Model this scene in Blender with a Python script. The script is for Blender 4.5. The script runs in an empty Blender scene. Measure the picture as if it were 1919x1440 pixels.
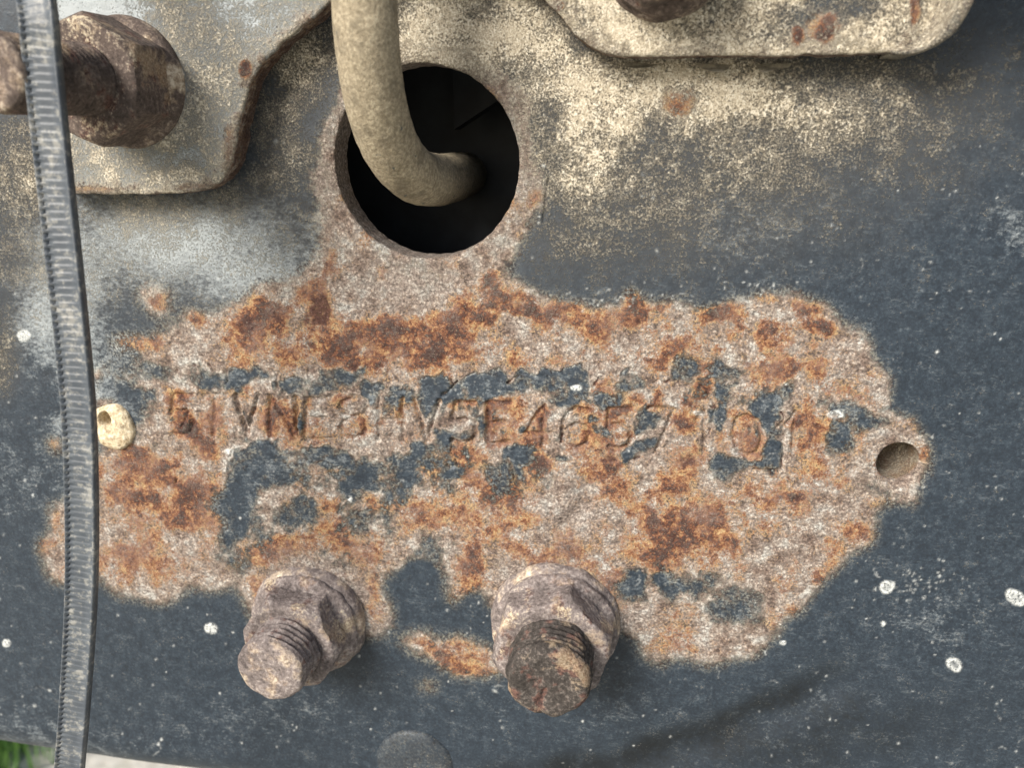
import bpy, math, random
import numpy as np
from mathutils import Matrix, Vector

random.seed(7)
# ------------------------------------------------------------------ camera
S = bpy.context.scene
W, H, FPX = 1919.0, 1440.0, 1500.0          # photograph size and focal length in its pixels
DIST, CAMZ = 0.16, 1.0                      # camera to rail web, camera height above ground (m)
TH = math.atan(450.0 / FPX)                 # looking down
PSI = math.atan(230.0 / FPX * math.cos(TH)) # turned to the left
CF = np.array([-math.sin(PSI) * math.cos(TH), math.cos(PSI) * math.cos(TH), -math.sin(TH)])
CR = np.array([math.cos(PSI), math.sin(PSI), 0.0])
CU = np.cross(CR, CF)
CP = np.array([0.0, -DIST, CAMZ])
cam = bpy.data.cameras.new('camera'); camo = bpy.data.objects.new('camera', cam)
S.collection.objects.link(camo); S.camera = camo
M4 = Matrix.Identity(4)
for i in range(3):
    M4[i][0] = CR[i]; M4[i][1] = CU[i]; M4[i][2] = -CF[i]; M4[i][3] = CP[i]
camo.matrix_world = M4
cam.sensor_width = 36.0
cam.lens = FPX / W * 36.0
cam.clip_start = 0.005; cam.clip_end = 300.0
cam.dof.use_dof = True; cam.dof.focus_distance = 0.163; cam.dof.aperture_fstop = 19.0

# ------------------------------------------------------------------ light
world = bpy.data.worlds.new('World'); S.world = world; world.use_nodes = True
wn = world.node_tree; wn.nodes.clear()
SUN_DIR = Vector((-0.46, -0.72, 0.52)).normalized()     # towards the sun
elev = math.asin(SUN_DIR.z); az = math.atan2(SUN_DIR.x, SUN_DIR.y)
sky = wn.nodes.new('ShaderNodeTexSky'); sky.sky_type = 'NISHITA'; sky.sun_disc = False
sky.sun_elevation = elev; sky.sun_rotation = az; sky.dust_density = 2.5; sky.air_density = 1.0
bg = wn.nodes.new('ShaderNodeBackground'); bg.inputs['Strength'].default_value = 0.085
wo = wn.nodes.new('ShaderNodeOutputWorld')
wn.links.new(sky.outputs[0], bg.inputs[0]); wn.links.new(bg.outputs[0], wo.inputs[0])
sl = bpy.data.lights.new('sun', 'SUN'); sl.energy = 3.7; sl.angle = math.radians(25); sl.color = (1.0, 0.95, 0.87)
slo = bpy.data.objects.new('sun', sl); S.collection.objects.link(slo)
slo.rotation_euler = (-SUN_DIR).to_track_quat('-Z', 'Y').to_euler()
slo.location = (-1.5, -2, 3)
S.view_settings.view_transform = 'Standard'; S.view_settings.look = 'None'
S.view_settings.exposure = 0.82; S.view_settings.gamma = 1.0
S.render.resolution_x = 1024; S.render.resolution_y = 769

# ------------------------------------------------------------------ helpers
def P(px, py, h=0.0):
    """point on the plane h metres in front of the rail web that the photo shows at pixel px, py"""
    ax = (px - W / 2) / FPX; ay = -(py - H / 2) / FPX
    r = CF + ax * CR + ay * CU
    t = (-h - CP[1]) / r[1]
    return CP + t * r

def project(x, y, z):
    d0, d1, d2 = x - CP[0], y - CP[1], z - CP[2]
    w = d0 * CF[0] + d1 * CF[1] + d2 * CF[2]
    u = W / 2 + FPX * (d0 * CR[0] + d1 * CR[1] + d2 * CR[2]) / w
    v = H / 2 - FPX * (d0 * CU[0] + d1 * CU[1] + d2 * CU[2]) / w
    return u, v

def sstep(a, b, x):
    t = np.clip((x - a) / (b - a), 0, 1); return t * t * (3 - 2 * t)

def vnoise2(u, v, scale, seed):
    rng = np.random.RandomState(seed); L = rng.rand(256, 256)
    a = u / scale + 1000.3; b = v / scale + 1000.7
    i = np.floor(a).astype(int); j = np.floor(b).astype(int)
    f = a - i; g = b - j
    f = f * f * (3 - 2 * f); g = g * g * (3 - 2 * g)
    i0, i1, j0, j1 = i & 255, (i + 1) & 255, j & 255, (j + 1) & 255
    return (L[i0, j0] * (1 - f) + L[i1, j0] * f) * (1 - g) + (L[i0, j1] * (1 - f) + L[i1, j1] * f) * g

def fbm2(u, v, scale, seed, octv=4, gain=0.55):
    r = 0; a = 1.0; t = 0
    for k in range(octv):
        ang = 0.6 * k
        uu = u * math.cos(ang) - v * math.sin(ang); vv = u * math.sin(ang) + v * math.cos(ang)
        r = r + a * vnoise2(uu, vv, scale / 2 ** k, seed + 17 * k); t += a; a *= gain
    r = r / t
    return np.clip((r - 0.5) * 1.7 + 0.5, 0, 1)

def vnoise3(p, scale, seed):
    rng = np.random.RandomState(seed); L = rng.rand(32, 32, 32)
    q = p / scale + 500.37; i = np.floor(q).astype(int); f = q - i; f = f * f * (3 - 2 * f)
    i0 = i & 31; i1 = (i + 1) & 31
    r = 0
    for a in (0, 1):
        for b in (0, 1):
            for c in (0, 1):
                w = (f[:, 0] if a else 1 - f[:, 0]) * (f[:, 1] if b else 1 - f[:, 1]) * (f[:, 2] if c else 1 - f[:, 2])
                r = r + w * L[(i1 if a else i0)[:, 0], (i1 if b else i0)[:, 1], (i1 if c else i0)[:, 2]]
    return r

def fbm3(p, scale, seed, octv=3):
    r = 0; a = 1.0; t = 0
    for k in range(octv):
        r = r + a * vnoise3(p, scale / 2 ** k, seed + 5 * k); t += a; a *= 0.55
    return r / t

def seg_dist(u, v, pts):
    d = np.full(np.shape(u), 1e9)
    for (x0, y0), (x1, y1) in zip(pts[:-1], pts[1:]):
        dx, dy = x1 - x0, y1 - y0; L = dx * dx + dy * dy + 1e-9
        t = np.clip(((u - x0) * dx + (v - y0) * dy) / L, 0, 1)
        d = np.minimum(d, np.hypot(u - x0 - t * dx, v - y0 - t * dy))
    return d

def poly_sdf(u, v, pts):
    """negative inside"""
    d = seg_dist(u, v, list(pts) + [pts[0]])
    inside = np.zeros(np.shape(u), bool)
    n = len(pts)
    for k in range(n):
        x0, y0 = pts[k]; x1, y1 = pts[(k + 1) % n]
        if y0 == y1: continue
        c = ((y0 > v) != (y1 > v)) & (u < (x1 - x0) * (v - y0) / (y1 - y0) + x0)
        inside ^= c
    return np.where(inside, -d, d)

def smooth_path(pts, per=8, closed=False):
    out = []; n = len(pts); q = [np.array(p, float) for p in pts]
    rng = range(n) if closed else range(n - 1)
    for k in rng:
        if closed: p0, p1, p2, p3 = q[(k - 1) % n], q[k], q[(k + 1) % n], q[(k + 2) % n]
        else: p0, p1, p2, p3 = q[max(k - 1, 0)], q[k], q[k + 1], q[min(k + 2, n - 1)]
        for s in range(per):
            t = s / per
            out.append(0.5 * ((2 * p1) + (-p0 + p2) * t + (2 * p0 - 5 * p1 + 4 * p2 - p3) * t * t + (-p0 + 3 * p1 - 3 * p2 + p3) * t ** 3))
    if not closed: out.append(q[-1])
    return out

def make_mesh(name, V, F, mat, parent=None, smooth=True, attrs=None):
    V = np.asarray(V, np.float32); me = bpy.data.meshes.new(name)
    if isinstance(F, np.ndarray):
        n, k = F.shape
        me.vertices.add(len(V)); me.vertices.foreach_set('co', V.ravel())
        me.loops.add(n * k); me.loops.foreach_set('vertex_index', F.astype(np.int32).ravel())
        me.polygons.add(n)
        me.polygons.foreach_set('loop_start', np.arange(0, n * k, k, dtype=np.int32))
        me.polygons.foreach_set('loop_total', np.full(n, k, np.int32))
        me.update(calc_edges=True)
    else:
        me.from_pydata([tuple(map(float, v)) for v in V], [], F)
    if smooth: me.polygons.foreach_set('use_smooth', np.ones(len(me.polygons), bool))
    if attrs:
        for an, arr in attrs.items():
            a = me.attributes.new(an, 'FLOAT_COLOR', 'POINT')
            a.data.foreach_set('color', np.ascontiguousarray(arr, np.float32).ravel())
    me.update(); me.validate()
    me.materials.append(mat)
    o = bpy.data.objects.new(name, me); S.collection.objects.link(o)
    if parent is not None: o.parent = parent
    return o

def thing(name, label, cat, loc=(0, 0, 0), group=None):
    o = bpy.data.objects.new(name, None); S.collection.objects.link(o)
    o.empty_display_size = 0.01
    o.location = [float(c) for c in loc]
    tag(o, label, cat, group); return o

def tag(o, label, cat, group=None):
    o['label'] = label; o['category'] = cat
    if group: o['group'] = group

# ------------------------------------------------------------------ materials
class NT:
    def __init__(s, name):
        s.m = bpy.data.materials.new(name); s.m.use_nodes = True; s.t = s.m.node_tree; s.t.nodes.clear()
        s.out = s.n('ShaderNodeOutputMaterial'); s.b = s.n('ShaderNodeBsdfPrincipled')
        s.l(s.b.outputs[0], s.out.inputs[0])
        s.co = s.n('ShaderNodeTexCoord').outputs['Object']
    def n(s, t): return s.t.nodes.new(t)
    def l(s, a, b): s.t.links.new(a, b)
    def val(s, sock, v):
        if hasattr(v, 'is_linked') or isinstance(v, bpy.types.NodeSocket): s.l(v, sock)
        else: sock.default_value = v
    def noise(s, scale, detail=3, rough=0.6, stretch=None, dist=0.0):
        n = s.n('ShaderNodeTexNoise'); n.inputs['Scale'].default_value = scale
        n.inputs['Detail'].default_value = detail; n.inputs['Roughness'].default_value = rough
        n.inputs['Distortion'].default_value = dist
        if stretch:
            mp = s.n('ShaderNodeMapping'); mp.inputs['Scale'].default_value = stretch
            s.l(s.co, mp.inputs[0]); s.l(mp.outputs[0], n.inputs['Vector'])
        else: s.l(s.co, n.inputs['Vector'])
        return n.outputs['Fac']
    def voro(s, scale, feature='F1'):
        n = s.n('ShaderNodeTexVoronoi'); n.inputs['Scale'].default_value = scale; n.feature = feature
        s.l(s.co, n.inputs['Vector']); return n.outputs['Distance']
    def math(s, op, a, b=0.0, c=None, clamp=False):
        n = s.n('ShaderNodeMath'); n.operation = op; n.use_clamp = clamp
        s.val(n.inputs[0], a); s.val(n.inputs[1], b)
        if c is not None: s.val(n.inputs[2], c)
        return n.outputs[0]
    def ss(s, x, a, b, lo=0.0, hi=1.0):
        n = s.n('ShaderNodeMapRange'); n.interpolation_type = 'SMOOTHSTEP'
        s.val(n.inputs[0], x); n.inputs[1].default_value = a; n.inputs[2].default_value = b
        n.inputs[3].default_value = lo; n.inputs[4].default_value = hi
        return n.outputs[0]
    def ramp(s, x, stops):
        n = s.n('ShaderNodeValToRGB'); r = n.color_ramp
        while len(r.elements) < len(stops): r.elements.new(0.5)
        for e, (p, c) in zip(r.elements, stops): e.position = p; e.color = (*c, 1)
        s.val(n.inputs[0], x); return n.outputs[0]
    def mix(s, f, a, b):
        n = s.n('ShaderNodeMix'); n.data_type = 'RGBA'
        s.val(n.inputs[0], f)
        for k, v in ((6, a), (7, b)):
            if isinstance(v, tuple): n.inputs[k].default_value = (*v, 1)
            else: s.l(v, n.inputs[k])
        return n.outputs[2]
    def mixf(s, f, a, b):
        n = s.n('ShaderNodeMix'); n.data_type = 'FLOAT'
        s.val(n.inputs[0], f); s.val(n.inputs[2], a); s.val(n.inputs[3], b); return n.outputs[0]
    def attr(s, name):
        n = s.n('ShaderNodeAttribute'); n.attribute_name = name
        sp = s.n('ShaderNodeSeparateColor'); s.l(n.outputs['Color'], sp.inputs[0])
        return sp.outputs[0], sp.outputs[1], sp.outputs[2], n.outputs['Alpha']
    def bump(s, height, strength, dist):
        n = s.n('ShaderNodeBump'); n.inputs['Strength'].default_value = strength
        n.inputs['Distance'].default_value = dist; s.l(height, n.inputs['Height'])
        s.l(n.outputs[0], s.b.inputs['Normal'])
    def done(s, col, rough, spec=0.5):
        s.val(s.b.inputs['Base Color'], col if not isinstance(col, tuple) else (*col, 1))
        s.val(s.b.inputs['Roughness'], rough); s.b.inputs['Specular IOR Level'].default_value = spec
        return s.m

def weathered_steel():
    t = NT('weathered_painted_steel')
    paint, rust, dark, painted_shade = t.attr('wear_a')
    dust, sheen_wear, speck, crust = t.attr('wear_b')
    n1 = t.noise(1700, 5, 0.78)
    n2 = t.noise(620, 5, 0.70)
    n3 = t.noise(230, 4, 0.65)
    n5 = t.noise(90, 3, 0.6)
    ns = t.noise(1100, 4, 0.75, (0.55, 1, 1.2))
    n4 = t.noise(2600, 3, 0.75)
    vg = t.voro(1500); vg2 = t.voro(2900)
    vv = t.math('ADD', t.math('MULTIPLY', vg, 0.6), t.math('MULTIPLY', vg2, 0.4))
    g = t.math('ADD', t.math('MULTIPLY', n1, 0.50), t.math('ADD', t.math('MULTIPLY', ns, 0.32), t.math('MULTIPLY', t.math('SUBTRACT', 0.86, vv), 0.24)))
    g2 = t.math('ADD', g, t.math('MULTIPLY', t.math('SUBTRACT', n3, 0.5), 0.45))
    pale = t.ramp(g2, [(0.35, (0.085, 0.075, 0.069)), (0.44, (0.18, 0.156, 0.140)), (0.52, (0.295, 0.259, 0.230)), (0.62, (0.64, 0.595, 0.535))])
    tint = t.ramp(n3, [(0.38, (0.80, 0.66, 0.60)), (0.5, (1.0, 0.93, 0.885)), (0.64, (0.92, 0.97, 1.0))])
    mt = t.n('ShaderNodeMix'); mt.data_type = 'RGBA'; mt.blend_type = 'MULTIPLY'; mt.inputs[0].default_value = 1.0
    t.l(pale, mt.inputs[6]); t.l(tint, mt.inputs[7]); pale = mt.outputs[2]
    gr = t.math('ADD', t.math('MULTIPLY', n2, 0.27), t.math('ADD', t.math('MULTIPLY', n1, 0.43), t.math('MULTIPLY', n4, 0.30)))
    col = pale
    # pale ochre fringe, orange, then red-brown and nearly black towards the thick rust
    rn = t.math('ADD', rust, t.math('MULTIPLY', t.math('SUBTRACT', gr, 0.5), 3.9))
    ri = t.math('ADD', rust, t.math('ADD', t.math('MULTIPLY', t.math('SUBTRACT', n2, 0.5), 2.2), t.math('ADD', t.math('MULTIPLY', t.math('SUBTRACT', n3, 0.5), 1.5), t.math('MULTIPLY', t.math('SUBTRACT', n1, 0.5), 2.2))))
    rcol = t.ramp(t.math('MULTIPLY', ri, 0.84),
                  [(0.16, (0.52, 0.36, 0.18)), (0.34, (0.37, 0.198, 0.090)), (0.50, (0.235, 0.098, 0.045)), (0.66, (0.130, 0.043, 0.021)), (0.88, (0.040, 0.016, 0.013))])
    rcol = t.mix(t.math('MULTIPLY', t.ss(n5, 0.48, 0.62), 0.42), rcol, t.ramp(n1, [(0.38, (0.085, 0.045, 0.038)), (0.52, (0.20, 0.115, 0.09)), (0.64, (0.46, 0.34, 0.28))]))
    rcol = t.mix(t.math('MULTIPLY', t.ss(n4, 0.58, 0.66), 0.5), rcol, (0.50, 0.36, 0.22))
    col = t.mix(t.math('MULTIPLY', t.ss(rn, 0.18, 0.58), 0.90), col, rcol)
    dn = t.math('ADD', dark, t.math('MULTIPLY', t.math('SUBTRACT', n2, 0.5), 1.6))
    col = t.mix(t.math('MULTIPLY', t.ss(dn, 0.35, 0.80), 0.85), col, t.ramp(n1, [(0.38, (0.022, 0.011, 0.011)), (0.58, (0.10, 0.045, 0.035)), (0.68, (0.30, 0.20, 0.17))]))
    # crust: grey mauve scale
    col = t.mix(t.math('MULTIPLY', t.ss(crust, 0.2, 0.8), 0.75), col, t.ramp(g, [(0.38, (0.07, 0.058, 0.052)), (0.5, (0.24, 0.20, 0.178)), (0.62, (0.56, 0.50, 0.45))]))
    # paint
    pn = t.math('ADD', t.math('MULTIPLY', n2, 0.34), t.math('ADD', t.math('MULTIPLY', n1, 0.48), t.math('MULTIPLY', n3, 0.18)))
    pcol = t.ramp(pn, [(0.36, (0.009, 0.013, 0.019)), (0.48, (0.016, 0.024, 0.035)), (0.57, (0.029, 0.042, 0.057)), (0.67, (0.13, 0.153, 0.172))])
    nf = t.noise(1250, 3, 0.6, (0.42, 1, 1.35), 1.2)
    pcol = t.mix(t.math('MULTIPLY', t.ss(t.math('ADD', nf, t.math('MULTIPLY', t.math('SUBTRACT', n3, 0.5), 0.5)), 0.57, 0.76), 0.22), pcol, (0.20, 0.23, 0.25))
    hz = t.math('ADD', sheen_wear, t.math('MULTIPLY', t.math('SUBTRACT', t.math('ADD', t.math('MULTIPLY', ns, 0.4), t.math('ADD', t.math('MULTIPLY', n3, 0.3), t.math('MULTIPLY', n1, 0.3))), 0.5), 3.4))
    pcol = t.mix(t.math('MULTIPLY', t.ss(hz, 0.30, 1.10), 0.80), pcol, (0.35, 0.385, 0.40))
    pcol = t.mix(t.math('MULTIPLY', t.ss(t.math('ADD', painted_shade, t.math('MULTIPLY', t.math('SUBTRACT', n2, 0.5), 1.5)), 0.1, 1.0), 0.85), pcol, (0.003, 0.004, 0.005))
    pm = t.math('ADD', paint, t.math('ADD', t.math('MULTIPLY', t.math('SUBTRACT', n1, 0.5), 1.5), t.math('MULTIPLY', t.math('SUBTRACT', n2, 0.5), 1.0)))
    pf = t.ss(pm, 0.30, 0.70)
    edge = t.math('MULTIPLY', t.ss(paint, 0.10, 0.45), t.ss(paint, 0.95, 0.6))
    col = t.mix(pf, col, pcol)
    col = t.mix(t.math('MULTIPLY', t.math('MULTIPLY', edge, t.ss(n1, 0.46, 0.62)), 0.30), col, (0.50, 0.45, 0.33))
    # dust
    dd = t.math('ADD', dust, t.math('MULTIPLY', t.math('SUBTRACT', t.math('ADD', t.math('MULTIPLY', n4, 0.32), t.math('ADD', t.math('MULTIPLY', n1, 0.40), t.math('MULTIPLY', n3, 0.28))), 0.5), 3.6))
    df = t.ss(dd, 0.20, 0.82)
    dcol = t.ramp(t.math('ADD', t.math('MULTIPLY', n4, 0.6), t.math('MULTIPLY', n2, 0.4)), [(0.36, (0.21, 0.178, 0.128)), (0.5, (0.42, 0.365, 0.275)), (0.62, (0.70, 0.645, 0.53))])
    col = t.mix(t.math('MULTIPLY', df, 0.90), col, dcol)
    col = t.mix(t.math('MULTIPLY', dust, 0.14), col, (0.42, 0.36, 0.26))
    col = t.mix(t.math('MULTIPLY', speck, t.ss(n1, 0.34, 0.56)), col, (0.68, 0.70, 0.68))
    # fine relief
    bare = t.math('SUBTRACT', 1.0, pf)
    h = t.math('MULTIPLY', g, t.math('ADD', t.math('MULTIPLY', bare, 1.35), 0.16))
    h = t.math('ADD', h, t.math('MULTIPLY', df, t.math('ADD', 0.10, t.math('MULTIPLY', n2, 0.9))))
    h = t.math('ADD', h, t.math('MULTIPLY', pf, 0.22))
    h = t.math('ADD', h, t.math('MULTIPLY', t.math('MULTIPLY', rust, bare), n2))
    t.bump(h, 1.0, 0.0007)
    rg = t.mixf(pf, 0.92, t.mixf(n2, 0.36, 0.62))
    rg = t.mixf(df, rg, 0.95)
    return t.done(col, rg, 0.36)

def rust_bolt(name, tone):
    t = NT(name)
    n1 = t.noise(1300, 5, 0.7); n2 = t.noise(260, 4, 0.6); n3 = t.noise(120, 3, 0.6); n4 = t.noise(2400, 3, 0.7)
    geo = t.n('ShaderNodeNewGeometry')
    nm = t.math('ADD', t.math('MULTIPLY', n1, 0.5), t.math('ADD', t.math('MULTIPLY', n2, 0.3), t.math('MULTIPLY', n3, 0.2)))
    base = t.ramp(nm, [(0.38, tone[0]), (0.5, tone[1]), (0.61, tone[2])])
    col = t.mix(t.math('MULTIPLY', t.ss(n2, 0.52, 0.64), 0.8), base, t.ramp(n1, [(0.38, (0.040, 0.019, 0.018)), (0.6, (0.15, 0.070, 0.052))]))
    col = t.mix(t.math('MULTIPLY', t.ss(t.math('ADD', n3, t.math('MULTIPLY', n1, 0.3)), 0.70, 0.82), 0.55), col, t.ramp(n4, [(0.35, (0.20, 0.12, 0.06)), (0.6, (0.46, 0.36, 0.24))]))
    dust, crust, dark, _ = t.attr('wear_a')
    dd = t.math('ADD', dust, t.math('MULTIPLY', t.math('SUBTRACT', nm, 0.5), 3.0))
    col = t.mix(t.math('MULTIPLY', t.ss(dd, 0.40, 0.75), 0.9), col, t.ramp(n4, [(0.36, (0.30, 0.235, 0.15)), (0.6, (0.62, 0.54, 0.40))]))
    cc = t.math('ADD', crust, t.math('MULTIPLY', t.math('SUBTRACT', n2, 0.5), 2.0))
    col = t.mix(t.math('MULTIPLY', t.ss(cc, 0.3, 0.8), 0.85), col, t.ramp(nm, [(0.38, (0.10, 0.065, 0.045)), (0.5, (0.36, 0.29, 0.215)), (0.60, (0.68, 0.60, 0.48))]))
    dk = t.math('ADD', dark, t.math('MULTIPLY', t.math('SUBTRACT', n1, 0.5), 1.0))
    col = t.mix(t.math('MULTIPLY', t.ss(dk, 0.2, 0.9), 0.8), col, (0.035, 0.026, 0.023))
    h = t.math('ADD', n1, t.math('MULTIPLY', n2, 0.6))
    t.bump(h, 0.7, 0.0006)
    return t.done(col, 0.88, 0.3)

MAT = {}
MAT['steel'] = weathered_steel()
MAT['bolt_brown'] = rust_bolt('brown_rusted_steel', [(0.048, 0.037, 0.032), (0.112, 0.085, 0.072), (0.25, 0.205, 0.175)])
MAT['bolt_grey'] = rust_bolt('grey_scaled_steel', [(0.075, 0.061, 0.058), (0.20, 0.168, 0.158), (0.44, 0.39, 0.365)])
MAT['bolt_dark'] = rust_bolt('dark_scaled_steel', [(0.018, 0.015, 0.013), (0.055, 0.047, 0.042), (0.18, 0.157, 0.14)])

def hose_mat():
    t = NT('dusty_rubber_hose')
    n1 = t.noise(1500, 4, 0.7); n2 = t.noise(200, 4, 0.6); n3 = t.noise(420, 2, 0.5)
    col = t.ramp(n1, [(0.32, (0.17, 0.142, 0.098)), (0.5, (0.27, 0.228, 0.160)), (0.68, (0.42, 0.365, 0.265))])
    col = t.mix(t.math('MULTIPLY', t.ss(n2, 0.48, 0.66), 0.6), col, (0.115, 0.098, 0.072))
    col = t.mix(t.math('MULTIPLY', t.ss(n3, 0.715, 0.735), 0.85), col, (0.075, 0.085, 0.085))
    t.bump(t.math('ADD', n1, t.math('MULTIPLY', n3, 0.5)), 0.55, 0.0005)
    return t.done(col, 0.95, 0.2)
MAT['hose'] = hose_mat()

def strap_mat():
    t = NT('grey_nylon_strap')
    n1 = t.noise(900, 4, 0.7); n2 = t.noise(150, 3, 0.6)
    col = t.ramp(n2, [(0.35, (0.048, 0.058, 0.072)), (0.65, (0.085, 0.098, 0.112))])
    col = t.mix(t.math('MULTIPLY', t.ss(t.math('ADD', n1, t.math('MULTIPLY', t.math('SUBTRACT', n2, 0.5), 0.6)), 0.50, 0.68), 0.6), col, (0.30, 0.29, 0.26))
    t.bump(n1, 0.3, 0.0003)
    return t.done(col, 0.5, 0.45)
MAT['strap'] = strap_mat()

def clay_mat():
    t = NT('dried_clay')
    n1 = t.noise(1000, 4, 0.7); n2 = t.noise(400, 3, 0.6)
    col = t.ramp(n1, [(0.3, (0.28, 0.20, 0.12)), (0.5, (0.58, 0.48, 0.33)), (0.66, (0.76, 0.68, 0.52))])
    col = t.mix(t.math('MULTIPLY', t.ss(n2, 0.6, 0.68), 0.6), col, (0.12, 0.09, 0.06))
    t.bump(n1, 0.9, 0.0008)
    return t.done(col, 0.95, 0.2)
MAT['clay'] = clay_mat()

def plain_mat(name, c0, c1, scale, rough=0.7):
    t = NT(name); n = t.noise(scale, 4, 0.6)
    t.bump(n, 0.3, 0.1 / scale)
    return t.done(t.ramp(n, [(0.3, c0), (0.7, c1)]), rough, 0.4)
MAT['inside'] = plain_mat('black_rail_interior', (0.010, 0.011, 0.013), (0.026, 0.030, 0.036), 90, 0.6)
MAT['flake'] = plain_mat('lifted_paint_flake', (0.10, 0.095, 0.075), (0.28, 0.25, 0.19), 900, 0.8)
MAT['grass'] = plain_mat('grass_blade', (0.07, 0.16, 0.03), (0.16, 0.30, 0.07), 30, 0.6)
def ground_mat():
    t = NT('pale_gravel_ground')
    n1 = t.noise(60, 5, 0.7); n2 = t.noise(3, 4, 0.6)
    col = t.ramp(n1, [(0.3, (0.34, 0.31, 0.26)), (0.5, (0.52, 0.49, 0.42)), (0.7, (0.66, 0.63, 0.56))])
    col = t.mix(t.math('MULTIPLY', t.ss(n2, 0.5, 0.62), 0.5), col, (0.20, 0.26, 0.10))
    t.bump(n1, 0.6, 0.01)
    return t.done(col, 0.95, 0.3)
MAT['ground'] = ground_mat()

# ------------------------------------------------------------------ wear and painted-light maps of the rail (in photograph pixels)
STEP = 2.0
U0, U1, V0, V1 = -240.0, 2160.0, -300.0, 1660.0
gu, gv = np.meshgrid(np.arange(U0, U1, STEP), np.arange(V0, V1, STEP))
WU = (fbm2(gu, gv, 46, 11, 4) - 0.5); WV = (fbm2(gu, gv, 46, 57, 4) - 0.5)
NA = fbm2(gu, gv, 26, 101, 4, 0.7) - 0.5
NB = fbm2(gu, gv, 60, 202, 5, 0.65) - 0.5
NC = fbm2(gu, gv, 12, 303, 3, 0.7) - 0.5

def blobs(lst, warp=34.0, soft=0.7):
    f = np.zeros_like(gu)
    for b in lst:
        x, y, rx, ry = b[:4]; a = math.radians(b[4]) if len(b) > 4 else 0; s = b[5] if len(b) > 5 else 1.0
        R = max(rx, ry) * 1.9 + 40
        i0 = max(int((y - R - V0) / STEP), 0); i1 = min(int((y + R - V0) / STEP) + 1, gu.shape[0])
        j0 = max(int((x - R - U0) / STEP), 0); j1 = min(int((x + R - U0) / STEP) + 1, gu.shape[1])
        if i0 >= i1 or j0 >= j1: continue
        sl_ = (slice(i0, i1), slice(j0, j1))
        wp = min(warp, 0.9 * min(rx, ry))
        du = gu[sl_] + wp * WU[sl_] * 2 - x; dv = gv[sl_] + wp * WV[sl_] * 2 - y
        p = (du * math.cos(a) + dv * math.sin(a)) / rx; q = (-du * math.sin(a) + dv * math.cos(a)) / ry
        d = np.sqrt(p * p + q * q) + NA[sl_] * 0.5
        f[sl_] = np.maximum(f[sl_], s * (1 - sstep(1 - soft, 1 + soft * 0.6, d)))
    return f

def polys(lst, warp=20.0, soft=10.0):
    f = np.zeros_like(gu)
    for pts in lst:
        sd = poly_sdf(gu + warp * 2 * WU, gv + warp * 2 * WV, pts) + NA * soft * 2.2
        f = np.maximum(f, 1 - sstep(-soft, soft, sd))
    return f

BARE = [
    # around the big hole and the large field that runs down to the studs
    [(640, 150), (700, 90), (800, 70), (900, 105), (975, 170), (1008, 260), (1012, 340), (1008, 430), (975, 470), (938, 500),
     (965, 525), (1000, 552), (1045, 574), (1090, 584), (1150, 572), (1180, 556), (1215, 552), (1260, 560), (1300, 572),
     (1360, 564), (1415, 552), (1450, 538), (1500, 548), (1530, 560), (1570, 590), (1620, 635), (1650, 680), (1668, 740),
     (1640, 770), (1680, 775), (1720, 790), (1742, 850), (1725, 945), (1660, 952), (1632, 945), (1622, 1000), (1585, 1050), (1540, 1105),
     (1480, 1150), (1440, 1180), (1425, 1215), (1345, 1258), (1300, 1250), (1220, 1238), (1160, 1200), (1120, 1150), (930, 1150), (905, 1110),
     (860, 1090), (850, 1180), (830, 1100), (790, 1060), (725, 1060), (728, 1120), (745, 1165), (690, 1190), (480, 1160), (455, 1112), (380, 1095), (320, 1112), (240, 1120),
     (190, 1085), (120, 1085), (80, 1030), (95, 950), (180, 900), (185, 860), (190, 760), (195, 700), (225, 640), (300, 625), (345, 600),
     (420, 570), (480, 540), (560, 510), (596, 470), (592, 330), (595, 250)],
    [(755, 1195), (800, 1190), (880, 1200), (935, 1215), (945, 1275), (890, 1278), (840, 1262), (800, 1235)],
]
bare = polys(BARE)
bare = np.maximum(bare, blobs([(302, 564, 30, 34), (375, 597, 34, 24, 40), (286, 546, 18, 18), (690, 1085, 40, 60, 10),
                               (98, 830, 20, 18), (800, 1290, 20, 12, 30), (1283, 181, 38, 30)]))
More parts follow.
